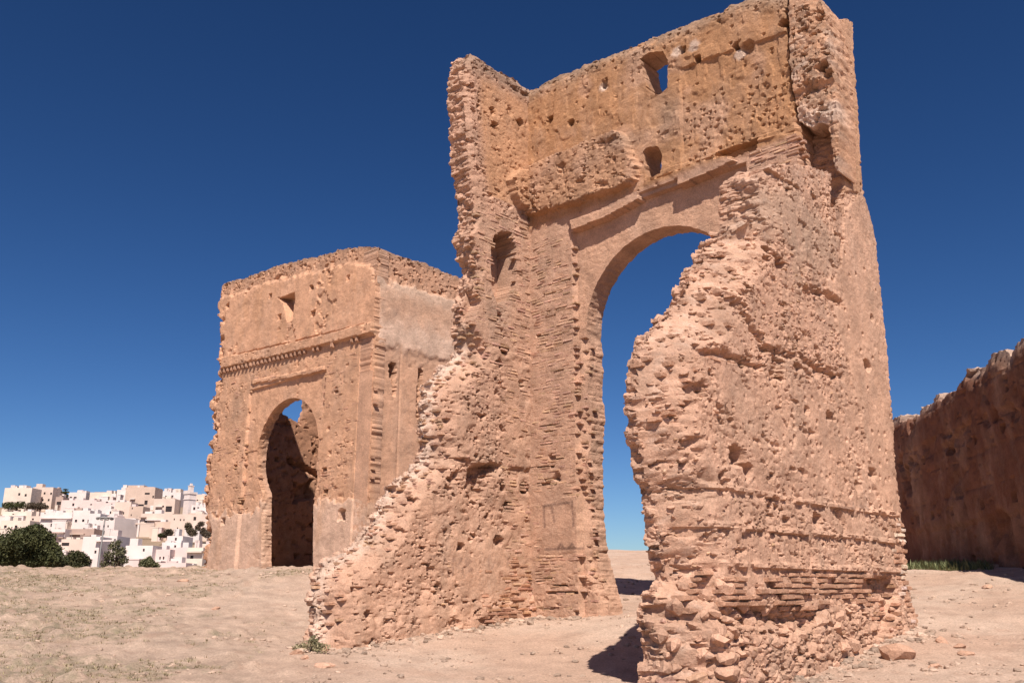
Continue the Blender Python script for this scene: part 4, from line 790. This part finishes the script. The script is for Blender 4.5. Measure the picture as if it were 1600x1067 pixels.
def house(label, x0, x1, yt, yb, col, wins=(), yaw=0.0, dp=None, roof=(), cat='house', f=None, par=.45, name='house', slabs=()):
    f = f or town_f(yb); s = f / 1452.5; xc = (x0 + x1) / 2; q = at_fwd(xc, f); zb = zrow(yb, f); w = (x1 - x0) * s; h = zrow(yt, f) - zb
    t = thing(name, label, cat, (q[0], q[1], zb), 'houses of the hillside town'); t.rotation_euler.z = yaw0 + math.radians(yaw)
    W = []
    for px, py, pw, ph in wins:
        cx = (px - xc) * s; cz = zrow(py, f) - zb; a = (cx - pw * s / 2, cx + pw * s / 2, cz - ph * s / 2, cz + ph * s / 2)
        if a[0] > -w / 2 + .05 and a[1] < w / 2 - .05 and a[3] < h - .05: W.append(a)
    hr = np.random.default_rng(int(x0 * 7 + yt * 13) & 0xffff)
    for k in range(int(w / 3.2)):                     # further small openings
        cx = -w / 2 + (k + hr.uniform(.3, .7)) * 3.2; cz = h * hr.choice([.3, .62, .8]); a = (cx - .45, cx + .45, cz - .6, cz + .6)
        if hr.random() < .55 and a[0] > -w / 2 + .3 and a[1] < w / 2 - .3 and a[2] > .4 and a[3] < h - .6 and all(a[1] < b[0] - .5 or a[0] > b[1] + .5 for b in W): W.append(a)
    pal = ['white', 'white', 'pink', 'cream', 'grey', col]
    for k in range(hr.integers(1, 4)):                # low annexes, roof rooms, parapets, tanks
        aw = w * hr.uniform(.16, .42); ax = hr.uniform(-w / 2, w / 2 - aw); ah = h * hr.uniform(.25, .6); ad = hr.uniform(1.2, 3.5)
        if not any(a[0] < ax + aw and a[1] > ax and a[2] < ah for a in W): link('annex', boxes_mesh('annex', [(ax, ax + aw, -ad, .05, -6, ah), (ax - .1, ax + aw + .1, -ad - .1, .04, ah, ah + .25)], HM[hr.choice(pal)]), t)
    for k in range(hr.integers(1, 4)):
        aw = min(w * .3, hr.uniform(1.0, 3.0)); ax = hr.uniform(-w / 2 + .3, w / 2 - aw - .3) if w > 4 else -aw / 2; link('roof_block', boxes_mesh('roof_block', [(ax, ax + aw, .8 + k, 2.2 + aw * .5 + k, h - .6, h + hr.uniform(.3, 1.7))], HM[hr.choice(pal)]), t)
    if hr.random() < .5:
        dx = hr.uniform(-w * .4, w * .4); dv = [(dx, .6, h - .3), (dx, .6, h + 1.6)]; link('aerial', tubes_mesh('aerial', [(dv, [.05, .04]), ([(dx - .5, .6, h + 1.5), (dx + .5, .6, h + 1.5)], [.03, .03])], M_METAL, 5), t)
    link('walls', house_mesh(w, dp or max(7, w * .7), h, 6, W, HM[col], min(par, h * .3)), t)
    for a in W:
        o = link('window', PANE, t); o.location = ((a[0] + a[1]) / 2, .24, (a[2] + a[3]) / 2); o.scale = (a[1] - a[0], 1, a[3] - a[2])
    for rx0, rx1, ry, rc in roof:                       # rooms and tanks standing on the roof
        link('roof_room', boxes_mesh('roof_room', [((rx0 - xc) * s, (rx1 - xc) * s, 1.2, 5, h - .6, zrow(ry, f) - zb)], HM[rc]), t)
    for sx0, sx1, sy, sc in slabs:                      # awnings, balcony slabs
        z = zrow(sy, f) - zb; link('ledge', boxes_mesh('ledge', [((sx0 - xc) * s, (sx1 - xc) * s, -1.0, .1, z, z + .35)], HM[sc]), t)
    return t
w4 = lambda *ps, w=3.4, h=4.0: [(x, y, w, h) for x, y in ps]
house('cream flat-roofed block at the top edge of town with two rows of windows', -16, 28, 762, 798, 'cream', w4((8.5, 772), (19, 773.5), (8, 785), (18, 785)), roof=[(4, 16, 757.5, 'white'), (-6, 1, 759, 'white')])
house('pinkish tan block beside the cream block, small uneven windows', 29, 62, 761, 793, 'sand', w4((31.8, 770), (49, 770.5), (59.5, 771), (47.5, 781), (57, 781), w=2.8, h=3.6) + [(30.8, 780, 2, 2)], roof=[(29.5, 38, 760, 'sand')])
house('narrow tan annex stepping down beside the pinkish tan block', 62, 72, 766, 788, 'tan', w4((66, 773), w=2, h=2))
house('low brown shed with a dark opening next to the palm', 68, 80, 776, 796, 'brown', [(74, 786, 7, 5)])
house('white two-tier house on the skyline with low wide windows', 88, 116, 769, 784, 'white', [(92, 777, 4, 2.4), (99, 777, 4.5, 2.4)], roof=[(99, 114, 766, 'white')])
house('long cream building on the skyline with blank front', 122, 157, 769, 785, 'cream', roof=[(127, 150, 768, 'brown')])
house('small white cube at the end of the long cream building', 156, 164, 771, 786, 'white')
house('white stepped house rising beside the tan block on the skyline', 165, 179, 765, 786, 'white', [(169.5, 774, 4.5, 1.8)], roof=[(172, 178.5, 757, 'white')])
house('big tan block with dark openings, highest on the skyline', 179, 226, 761, 794, 'tan', [(214, 771, 8, 3), (224, 776, 2.4, 4), (213.5, 785, 5, 7), (206, 789, 9, 3)], roof=[(180, 206, 757.5, 'tan'), (206, 222, 760, 'tan')], slabs=[(188, 196, 780, 'white')])
house('long pinkish white wall house with plain front below the skyline', 78, 134, 781, 800, 'pink', [(126, 788, 3, 2)])
house('pale house with ruined parapet under the small white cube', 134, 168, 783, 803, 'pink', [(151, 784.5, 4, 2), (159, 787, 2, 1.6)], roof=[(149, 167, 781, 'white')])
house('sand-coloured terrace with two slit windows', 164, 190, 784, 812, 'sand', w4((179.5, 801.5), (182, 811), w=2, h=4))
house('tan cube with slit window behind the white terrace', 188, 210, 791, 816, 'tan', w4((192.5, 794), (192, 804.5), w=1.6, h=3))
house('white strip house with broken roofline below the big tan block', 208, 231, 793, 803, 'white', roof=[(219, 226, 789, 'white')])
house('sand-coloured house with a large dark porch opening', 226, 260, 779, 805, 'sand', [(251, 795, 10, 9), (241.5, 791, 3, 3)], slabs=[(230, 241, 792, 'white')])
house('white skyline house beside the big tan block', 231, 252, 767, 784, 'grey', [(237, 774, 4, 2), (244.5, 775, 3, 2)])
house('pale skyline house with a square upper room', 250, 268, 769, 786, 'white', roof=[(255, 265.5, 763, 'cream')])
house('tan skyline house behind the minaret', 288, 322, 772, 790, 'sand', [(296, 781, 4, 2), (310, 781, 3, 2), (311, 786.5, 3, 2)])
house('white row house by the foot of the minaret', 287, 306, 789, 803, 'white', [(298, 793, 3, 2)])
house('white cube with doorway beside the tomb edge', 301, 314, 792, 808, 'white', [(297.8, 802, 3, 5)], roof=[(305, 321, 787, 'white')])
house('grey terrace house above the shaded-side house', 126, 168, 795, 812, 'grey', [(158.5, 801, 2.4, 5)])
house('long white house with a faint ledge across its front', 47, 100, 800, 829, 'white', [(54, 801.8, 2, 1.6)], slabs=[(49, 99, 810.5, 'pink')], roof=[(56, 80, 797, 'grey')])
house('white house with two square windows side by side', 98, 126, 797, 829, 'white', w4((105, 813.5), (116.5, 813), w=3.6, h=4.2) + [(124.3, 815, 1.6, 7)], roof=[(100, 110, 793, 'brown')])
house('pale house with one small square window', 125, 143, 802, 836, 'grey', w4((137, 820.5), w=3, h=3.6))
house('white house turned so that one side is shaded, seen behind the mast', 141, 169, 808, 842, 'white', w4((157.5, 822), w=2.8, h=3.4), yaw=-14, dp=12, roof=[(150, 168, 805, 'pink')])
house('cream terrace house above the big dark tree', -14, 33, 799, 815, 'cream', [(3.5, 803, 3, 1.4)], roof=[(19, 33, 797, 'cream')])
house('cream wall house just above the crown of the big dark tree', -14, 32, 813, 840, 'cream')
house('narrow sand stair house between two white houses', 33, 48, 806, 826, 'sand', [(36, 811, 3, 3)])
house('low white band-fronted house beside the big dark tree', 62, 90, 826, 848, 'white', slabs=[(63, 90, 833, 'brown'), (68, 90, 840.5, 'brown')])
house('brown flat-roofed terrace below the two-window house', 90, 136, 826, 846, 'brown', [(98, 823, 6, 1.5)], slabs=[(92, 122, 835, 'tan')])
house('sand-coloured low house with a dark shutter', 86, 121, 842, 872, 'sand', [(93, 850, 12, 5)])
house('plain white house with one small window behind the lamp mast', 120, 147, 838, 890, 'white', w4((142, 862), w=3.2, h=4.6), slabs=[(142, 172, 846, 'white')])
house('white house with dark balcony openings behind the thin tree', 142, 174, 837, 890, 'white', [(150.5, 843, 6, 3.5), (161, 843.5, 9, 2.6), (170.5, 843, 3, 2.6)], f=206)
house('white house with low porch on the scrubby slope', 176, 207, 812, 832, 'white', [(181.5, 811, 2.4, 5), (190, 818, 5, 4)], roof=[(180, 196, 809, 'white')])
house('sand wall house with a long white awning', 208, 258, 802, 832, 'sand', slabs=[(217, 245, 813, 'white'), (207, 217, 809, 'brown')])
house('tan brick house under the long white awning', 231, 258, 815, 837, 'tan', slabs=[(184, 232, 819, 'sand')])
house('fort-like sand block with three small windows', 256, 316, 803, 838, 'sand', w4((261.5, 811), (271.5, 812), (277, 812), (268, 825), w=1.8, h=3), roof=[(280, 306, 801, 'tan')])
house('little white upper house with one dark window, set on another', 253, 278, 837, 862, 'white', w4((267, 842), w=3.2, h=4.4), f=216)
house('pale low house with small dark window under the little upper house', 246, 276, 847, 876, 'white', w4((267, 853.5), w=3.2, h=4.2), f=211)
house('tall plain white house beside the round bush', 189, 232, 852, 892, 'white', w4((218, 859), w=3, h=4.4) + [(195, 877, 4, 5)], f=202)
house('pinkish white house with a pair of narrow windows', 236, 260, 858, 892, 'pink', w4((245, 871.5), (250.6, 871.5), w=2.4, h=4.4), f=204)
house('pink house with a single square window', 259, 289, 855, 892, 'pink', w4((265, 873), w=4.2, h=5.4), f=207)
house('cream house with a dark square window nearest the tomb', 287, 312, 855, 892, 'cream', w4((295, 870), w=5, h=5) + [(294, 886, 4, 3)], f=200, slabs=[(287, 312, 863, 'cream')])
house('tall cream house end against the tomb corner', 305, 330, 849, 892, 'cream', f=209)
house('low pale garden wall house in front of the pink house', 244, 287, 879, 894, 'pink', f=194)

# minaret
f = town_f(803); q = at_fwd(278, f); zb = zrow(803, f); s = f / 1452.5
mn = thing('minaret', 'square white minaret with small lantern on top, rising over the town', 'minaret', (q[0], q[1], zb)); mn.rotation_euler.z = yaw0 + math.radians(-32)
hw = 16.0 * s / 2 * .82; ht = zrow(771.5, f) - zb
link('shaft', boxes_mesh('shaft', [(-hw, hw, 0, 2 * hw, -6, ht), (-hw - .25, hw + .25, -.25, 2 * hw + .25, ht * .72, ht * .72 + .3)], HM['white']), mn)
link('parapet', boxes_mesh('parapet', [(-hw - .3, hw + .3, -.3, 2 * hw + .3, ht, ht + .9)] + [(-hw - .3 + i * (2 * hw + .6) / 5, -hw - .3 + i * (2 * hw + .6) / 5 + .7, -.3, .2, ht + .9, ht + 1.5) for i in range(5)], HM['white']), mn)
l2 = hw * .48; link('lantern', boxes_mesh('lantern', [(-l2, l2, hw - l2, hw + l2, ht, ht + 3.4), (-l2 - .15, l2 + .15, hw - l2 - .15, hw + l2 + .15, ht + 3.4, ht + 3.7), (-l2 * .5, l2 * .5, hw - l2 * .5, hw + l2 * .5, ht + 3.7, ht + 4.6)], HM['white']), mn)

# lamp mast with a ring of floodlights
f = 120.0; q = at_fwd(151, f); zg = gz(*q); s = f / 1452.5; zt = zrow(809, f)
mast = thing('lamp_mast', 'tall thin lamp mast with a round head in front of the white houses', 'lamp mast', (q[0], q[1], zg)); mast.rotation_euler.z = yaw0
hh = zt - zg; lean = -.55
link('pole', tubes_mesh('pole', [([(lean, 0, -.5), (0, 0, hh)], [.16, .09])], M_METAL), mast)
ring = [(math.cos(t) * .95, math.sin(t) * .95, hh) for t in np.linspace(0, 2 * math.pi, 25)]
link('head_ring', tubes_mesh('head_ring', [(ring, [.10] * 25)] + [([(0, 0, hh - .05), (math.cos(t) * .95, math.sin(t) * .95, hh)], [.05, .05]) for t in np.linspace(0, 2 * math.pi, 6, endpoint=False)], M_METAL), mast)
for t in np.linspace(.3, 2 * math.pi + .3, 9, endpoint=False):
    o = link('floodlight', boxes_mesh('floodlight', [(-.17, .17, -.1, .12, -.22, .06)], M_METAL), mast); o.location = (math.cos(t) * 1.02, math.sin(t) * 1.02, hh); o.rotation_euler = (.4, 0, t + math.pi / 2)

# ================================================================== TREES AND PLANTS
def leaf_cloud(blobs, n, size, cols, gap=.0, k=0, squash=1.0):
    """many small leaf faces spread through uneven clumps; returns V, Q, C"""
    vol = np.array([b[3] * b[4] * b[5] for b in blobs]) ** .75; cnt = (vol / vol.sum() * n).astype(int); V, C = [], []
    for (cx, cy, cz, rx, ry, rz), m in zip(blobs, cnt):
        d = rng.normal(size=(m * 2, 3)); d /= np.linalg.norm(d, axis=1)[:, None]; r = rng.random(m * 2) ** .38
        p = d * r[:, None] * [rx, ry, rz] * (1 + .28 * perlin(d[:, 0] * 2.4 + k, d[:, 1] * 2.4 + cx, d[:, 2] * 2.4 + cz))[:, None] + [cx, cy, cz]
        sc = 1.6 / max(rx, .3); nz_ = fbm(p[:, 0] * sc * 1.6, p[:, 1] * sc * 1.6, p[:, 2] * sc * 1.6 + k, 3); p = p[nz_ > gap - .25][:m]
        a = rng.normal(size=(len(p), 3)); a /= np.linalg.norm(a, axis=1)[:, None]; b = np.cross(a, rng.normal(size=(len(p), 3))); b /= np.linalg.norm(b, axis=1)[:, None] + 1e-9
        l = size * rng.uniform(.6, 1.3, (len(p), 1)); w = l * .55
        V.append(np.stack([p - a * l * .5, p - b * w * .5, p + a * l * .5, p + b * w * .5], 1).reshape(-1, 3))
        t = np.clip(.5 + fbm(p[:, 0] * sc, p[:, 1] * sc, p[:, 2] * sc + 5, 2) + .25 * rng.normal(size=len(p)), 0, 1)[:, None]
        C.append(np.repeat(np.array(cols[0]) * (1 - t) + np.array(cols[1]) * t, 4, 0))
    V = np.concatenate(V); C = np.concatenate(C); return V, np.arange(len(V)).reshape(-1, 4), C
def tree(name, label, px, f, blobs_px, n, size, cols, zb=None, group=None, trunk=.2, gap=.0, cat='tree', branches=True, yb=None):
    """blobs_px: (x, y, half width, half height) of the crown's clumps in the photo, at forward distance f"""
    s = f / 1452.5; q = at_fwd(px, f); z0 = zb if zb is not None else (zrow(yb, f) if yb else gz(*q))
    t = thing(name, label, cat, (q[0], q[1], z0), group); t.rotation_euler.z = yaw0
    bl = []
    for x, y, rx, ry in blobs_px: bl.append(((x - px) * s, rng.normal() * rx * s * .35, zrow(y, f) - z0, rx * s, rx * s * .9, ry * s))
    V, Q, C = leaf_cloud(bl, n, size, cols, gap, k=px * .37); link('crown', mesh_np('crown', V, [Q], M_LEAF, C), t)
    top = np.mean([b[2] for b in bl]); ts = [([(0, 0, -.3), (.05, 0, top * .4), (0, 0, top)], [trunk, trunk * .7, trunk * .35])]
    if branches:
        for b in bl: ts.append(([(0, 0, top * .35), (b[0] * .55, b[1] * .55, (top * .45 + b[2]) / 2), (b[0], b[1], b[2])], [trunk * .5, trunk * .3, trunk * .1]))
    link('trunk', tubes_mesh('trunk', ts, M_BARK, 6), t); return t
DK = ((.030, .034, .014), (.095, .095, .038)); MD = ((.06, .06, .03), (.17, .155, .085)); GR = ((.09, .085, .06), (.22, .20, .15))
tree('pine_tree', 'big dark round-crowned tree at the edge of the slope', 38, 50, [(35, 848, 32, 24), (10, 862, 30, 22), (62, 862, 24, 22), (38, 830, 18, 13), (20, 838, 18, 14), (55, 842, 18, 15), (78, 872, 16, 14), (-14, 858, 24, 26), (40, 876, 45, 14)], 26000, .14, DK, trunk=.28)
tree('leafy_bush', 'dark rounded bush beside the big dark tree', 112, 52, [(112, 872, 17, 12), (104, 878, 14, 10), (122, 878, 12, 9), (110, 884, 22, 8)], 7000, .12, (DK[0], (.085, .075, .035)), trunk=.12, cat='bush')
tree('thin_tree', 'thin see-through tree in front of the white houses', 176, 52, [(170, 853, 9, 8), (165, 868, 9, 8), (182, 862, 10, 8), (190, 874, 7, 7), (174, 878, 13, 8), (160, 880, 7, 7), (177, 847, 5, 5)], 3000, .11, MD, trunk=.09, gap=.22)
tree('round_bush', 'small olive bush in front of the tall plain white house', 229, 50, [(229, 880, 12, 8), (222, 884, 9, 6), (237, 884, 8, 6), (228, 873, 5, 5)], 3000, .10, ((.07, .075, .035), (.16, .15, .075)), trunk=.06, cat='bush')
for lb, px, f, bl, n, col in (('dark hedge-like tree below the cream block', 8, 395, [(2, 790, 10, 6), (14, 789, 9, 6), (-8, 790, 8, 6)], 2600, DK), ('dark spreading tree below the pinkish tan block', 41, 398, [(33, 791, 10, 6), (45, 790, 9, 5.5), (53, 792, 5, 4)], 2600, ((.06, .045, .03), (.14, .10, .07))),
                              ('dark round tree on the scrubby slope above the little upper house', 253, 300, [(253, 832, 8, 6), (247, 836, 5, 4)], 1600, ((.05, .04, .025), (.12, .09, .06))), ('loose tree against the fort-like block', 289, 300, [(285, 822, 6, 6), (292, 832, 8, 6), (288, 828, 6, 6)], 1800, ((.06, .05, .03), (.16, .12, .08))),
                              ('brown-green tree climbing beside the tomb edge', 304, 302, [(304, 818, 6, 4), (309, 830, 6, 7), (316, 834, 8, 6), (300, 824, 5, 5)], 1800, ((.07, .055, .04), (.17, .12, .085))), ('small dark bush near the low slope walls', 242, 298, [(242, 836, 4, 3)], 500, DK), ('flat dark shrub below the fort-like block', 269, 298, [(267, 837, 6, 3), (274, 838, 4, 2.4)], 700, ((.07, .05, .04), (.15, .11, .08)))):
    tree('town_tree', lb, px, f, bl, n, .55, col, zb=zrow(bl[0][1] + bl[0][3] + 3, f), group='trees between the town houses', trunk=.25)
f = 420; q = at_fwd(82, f); t = thing('palm_tree', 'tiered dark palm on the skyline beside the white two-tier house', 'tree', (q[0], q[1], zrow(786, f))); t.rotation_euler.z = yaw0; s = f / 1452.5
V, Q, C = leaf_cloud([(0, 0, (786 - 764.3) * s, 4 * s, 3 * s, 1.1 * s), (0, 0, (786 - 768.5) * s, 6.4 * s, 4 * s, 1.7 * s), (.5 * s, 0, (786 - 774) * s, 5.5 * s, 4 * s, 3.6 * s), (0, 0, (786 - 779) * s, 5 * s, 4 * s, 3 * s)], 1500, .6, DK, k=3)
link('crown', mesh_np('crown', V, [Q], M_LEAF, C), t); link('trunk', tubes_mesh('trunk', [([(0, 0, -2), (0, 0, 22 * s)], [.3, .2])], M_BARK, 6), t)

def shrub(name, label, px, f, blobs, n, size, cols):
    q = at_fwd(px, f); z = gz(*q); t = thing(name, label, 'shrub', (q[0], q[1], z)); V, Q, C = leaf_cloud(blobs, n, size, cols, .05, k=px); link('leaves', mesh_np('leaves', V, [Q], M_LEAF, C), t)
    link('stems', tubes_mesh('stems', [([(0, 0, -.05), (b[0] * .5, b[1] * .5, b[2] * .6), (b[0], b[1], b[2] + b[5] * .5)], [.012, .008, .004]) for b in blobs for _ in (0, 1)], M_BARK, 5), t)
shrub('dusty_shrub', 'dusty grey-green shrub at the foot of the broken wing wall', 491, 14.9, [(0, 0, .10, .16, .16, .11), (.15, .1, .07, .14, .14, .08), (-.16, -.08, .06, .14, .14, .07), (.02, .02, .18, .1, .1, .08)], 1000, .04, ((.15, .135, .07), (.34, .28, .17)))
shrub('low_shrub', 'small dry green tuft at the picture edge by the rampart foot', 1597, 23.5, [(0, 0, .14, .2, .25, .14), (.2, .2, .1, .18, .2, .1)], 500, .06, ((.10, .09, .05), (.22, .19, .11)))

def blades(pts, h, spread, n, cols, name, label):
    m = len(pts); P = np.repeat(pts, n, 0); hh = np.repeat(h, n) * rng.uniform(.5, 1.2, m * n); a = rng.random(m * n) * 2 * math.pi; r = spread * rng.random(m * n)
    P = P + np.c_[np.cos(a) * r, np.sin(a) * r, np.zeros(m * n)]; tip = P + np.c_[np.cos(a) * hh * .6, np.sin(a) * hh * .6, hh]; wv = np.c_[-np.sin(a), np.cos(a), np.zeros(m * n)] * (.006 + .07 * hh)[:, None]
    V = np.stack([P - wv, P + wv, tip], 1).reshape(-1, 3); t = rng.random(m * n)[:, None]; C = np.repeat(np.array(cols[0]) * (1 - t) + np.array(cols[1]) * t, 3, 0)
    o = link(name, mesh_np(name, V, [np.arange(len(V)).reshape(-1, 3)], M_GRASS, C)); kind(o, 'stuff'); o['label'] = label; o['category'] = 'plants'
def surface(x, y):
    r = np.hypot(x, y); return ground_z(x, y) + .10 * fbm(x * .35, y * .35, 1, 3) + .035 * fbm(x * 1.6, y * 1.6, 2, 4) + .018 * fbm(x * 7, y * 7, 4, 3)
N = 60000; ff = 8 + 27 * rng.random(N) ** .8; pp = rng.uniform(-60, 540, N); X = np.outer((pp - 800) / 1452.5 * ff, RIGHT) + np.outer(ff, FWD)
g = grassiness(X[:, 0], X[:, 1]); k = rng.random(N) < g ** 1.4 * .5; X = X[k]; Z = surface(X[:, 0], X[:, 1])
blades(np.c_[X, Z - .005], .015 + .04 * rng.random(len(X)) ** 2, .05, 5, ((.20, .17, .09), (.40, .31, .19)), 'dry_grass', 'thin dry grass over the slope in front of the town')
N = 700; pp = 1410 + 140 * rng.random(N); ff = 25.4 + 2.0 * rng.random(N) - (pp - 1420) / 125 * 2.4
X = np.outer((pp - 800) / 1452.5 * ff, RIGHT) + np.outer(ff, FWD); blades(np.c_[X, surface(X[:, 0], X[:, 1]) - .02], .07 + .2 * rng.random(N) ** 2, .16, 10, ((.09, .11, .045), (.24, .24, .12)), 'weeds', 'green weeds along the foot of the shaded rampart')

# loose stones
def rock(label, px, f, sx, sy, sz, k, c=None):
    q = at_fwd(px, f); V = stone_shape(50 + k) @ np.diag([sx, sy, sz]); o = link('rock', mesh_np('rock', V, [ICF], M_STONE)); z = surface(np.array([q[0]]), np.array([q[1]]))[0]
    o.location = (q[0], q[1], z + sz * .12); o.rotation_euler.z = rng.random() * 6; tag(o, label, 'rock', 'loose rocks on the ground')
for i, (l, px, f, a, b, c) in enumerate([('pale rock lying alone on the dusty ground near the broken wall', 1445, 12.2, .17, .11, .09), ('pale flat block on the dust before the green weeds', 1543, 19.6, .34, .2, .12), ('knobbly rock, topmost of the small rock pile', 1462, 13.8, .2, .17, .15), ('dark little rock at the rear of the small rock pile', 1488, 13.4, .16, .14, .1), ('flat rock at the front of the small rock pile', 1497, 13.0, .18, .12, .08), ('round rock half sunk at the corner of the broken wall', 1392, 13.0, .42, .36, .24),
                                         ('white stone beside the dusty shrub', 470, 14.6, .2, .14, .1), ('white stone under the dusty shrub, nearest the viewer', 482, 14.2, .16, .12, .09), ('broad flat stone on the dust before the dusty shrub', 510, 13.6, .3, .16, .08), ('pale stone at the end of the broken wing wall', 505, 15.2, .24, .2, .14), ('lone pale stone halfway up the grassy slope', 340, 19.5, .22, .16, .09), ('small flat stone high on the grassy slope', 285, 23, .25, .16, .1),
                                         ('small stone beside the weeds at the rampart foot', 1537, 24.5, .26, .2, .14), ('white stone at the far end of the weeds', 1560, 23.5, .24, .2, .14), ('small dark stone near the picture corner on bare dust', 1585, 9.6, .10, .08, .07), ('small stone in front of the arch pier', 985, 15.5, .14, .1, .07)]): rock(l, px, f, a, b, c, i)
N = 20000; ff = 7 + 24 * rng.random(N); pp = rng.uniform(-40, 1640, N); X = np.outer((pp - 800) / 1452.5 * ff, RIGHT) + np.outer(ff, FWD)
k = rng.random(N) < np.clip(.18 + fbm(X[:, 0] * .6, X[:, 1] * .6, 70.0, 3), 0, 1) * .8; X = X[k]
# extra fallen rubble along the wall feet
def foot_pts(x0, y0, x1, y1, m, sp): t = rng.random(m)[:, None]; p = np.array([[x0, y0]]) * (1 - t) + np.array([[x1, y1]]) * t; return p + rng.normal(size=(m, 2)) * sp
X = np.r_[X, foot_pts(XL + .25, 9, XL + .35, 14, 260, .22), foot_pts(XR + .25, 8, XR + .25, 15.5, 320, .25), foot_pts(-12.2, 13.9, -11, 13.9, 60, .15)]
Z = surface(X[:, 0], X[:, 1]); sz = .014 + .045 * rng.random(len(X)) ** 3; sz[-640:] *= 1.5; Vs = []; Cs_ = []
for (x, y), z, s_ in zip(X, Z, sz):
    a = rng.random() * 6.28; R2 = np.array([[math.cos(a), -math.sin(a), 0], [math.sin(a), math.cos(a), 0], [0, 0, 1]])
    Vs.append(random.choice(STV0) * [s_ * 2.4, s_ * 1.8, s_ * 1.3] @ R2.T + [x, y, z + s_ * .15]); Cs_.append(np.tile(np.array([.52, .37, .28]) * rng.uniform(.6, 1.35), (12, 1)))
Q = (ICF0[None] + (np.arange(len(Vs)) * 12)[:, None, None]).reshape(-1, 3)
o = link('gravel', mesh_np('gravel', np.concatenate(Vs), [Q], M_GROUND, np.concatenate(Cs_))); kind(o, 'stuff'); o['label'] = 'small loose stones and crumbs of masonry on the dusty ground'; o['category'] = 'gravel'
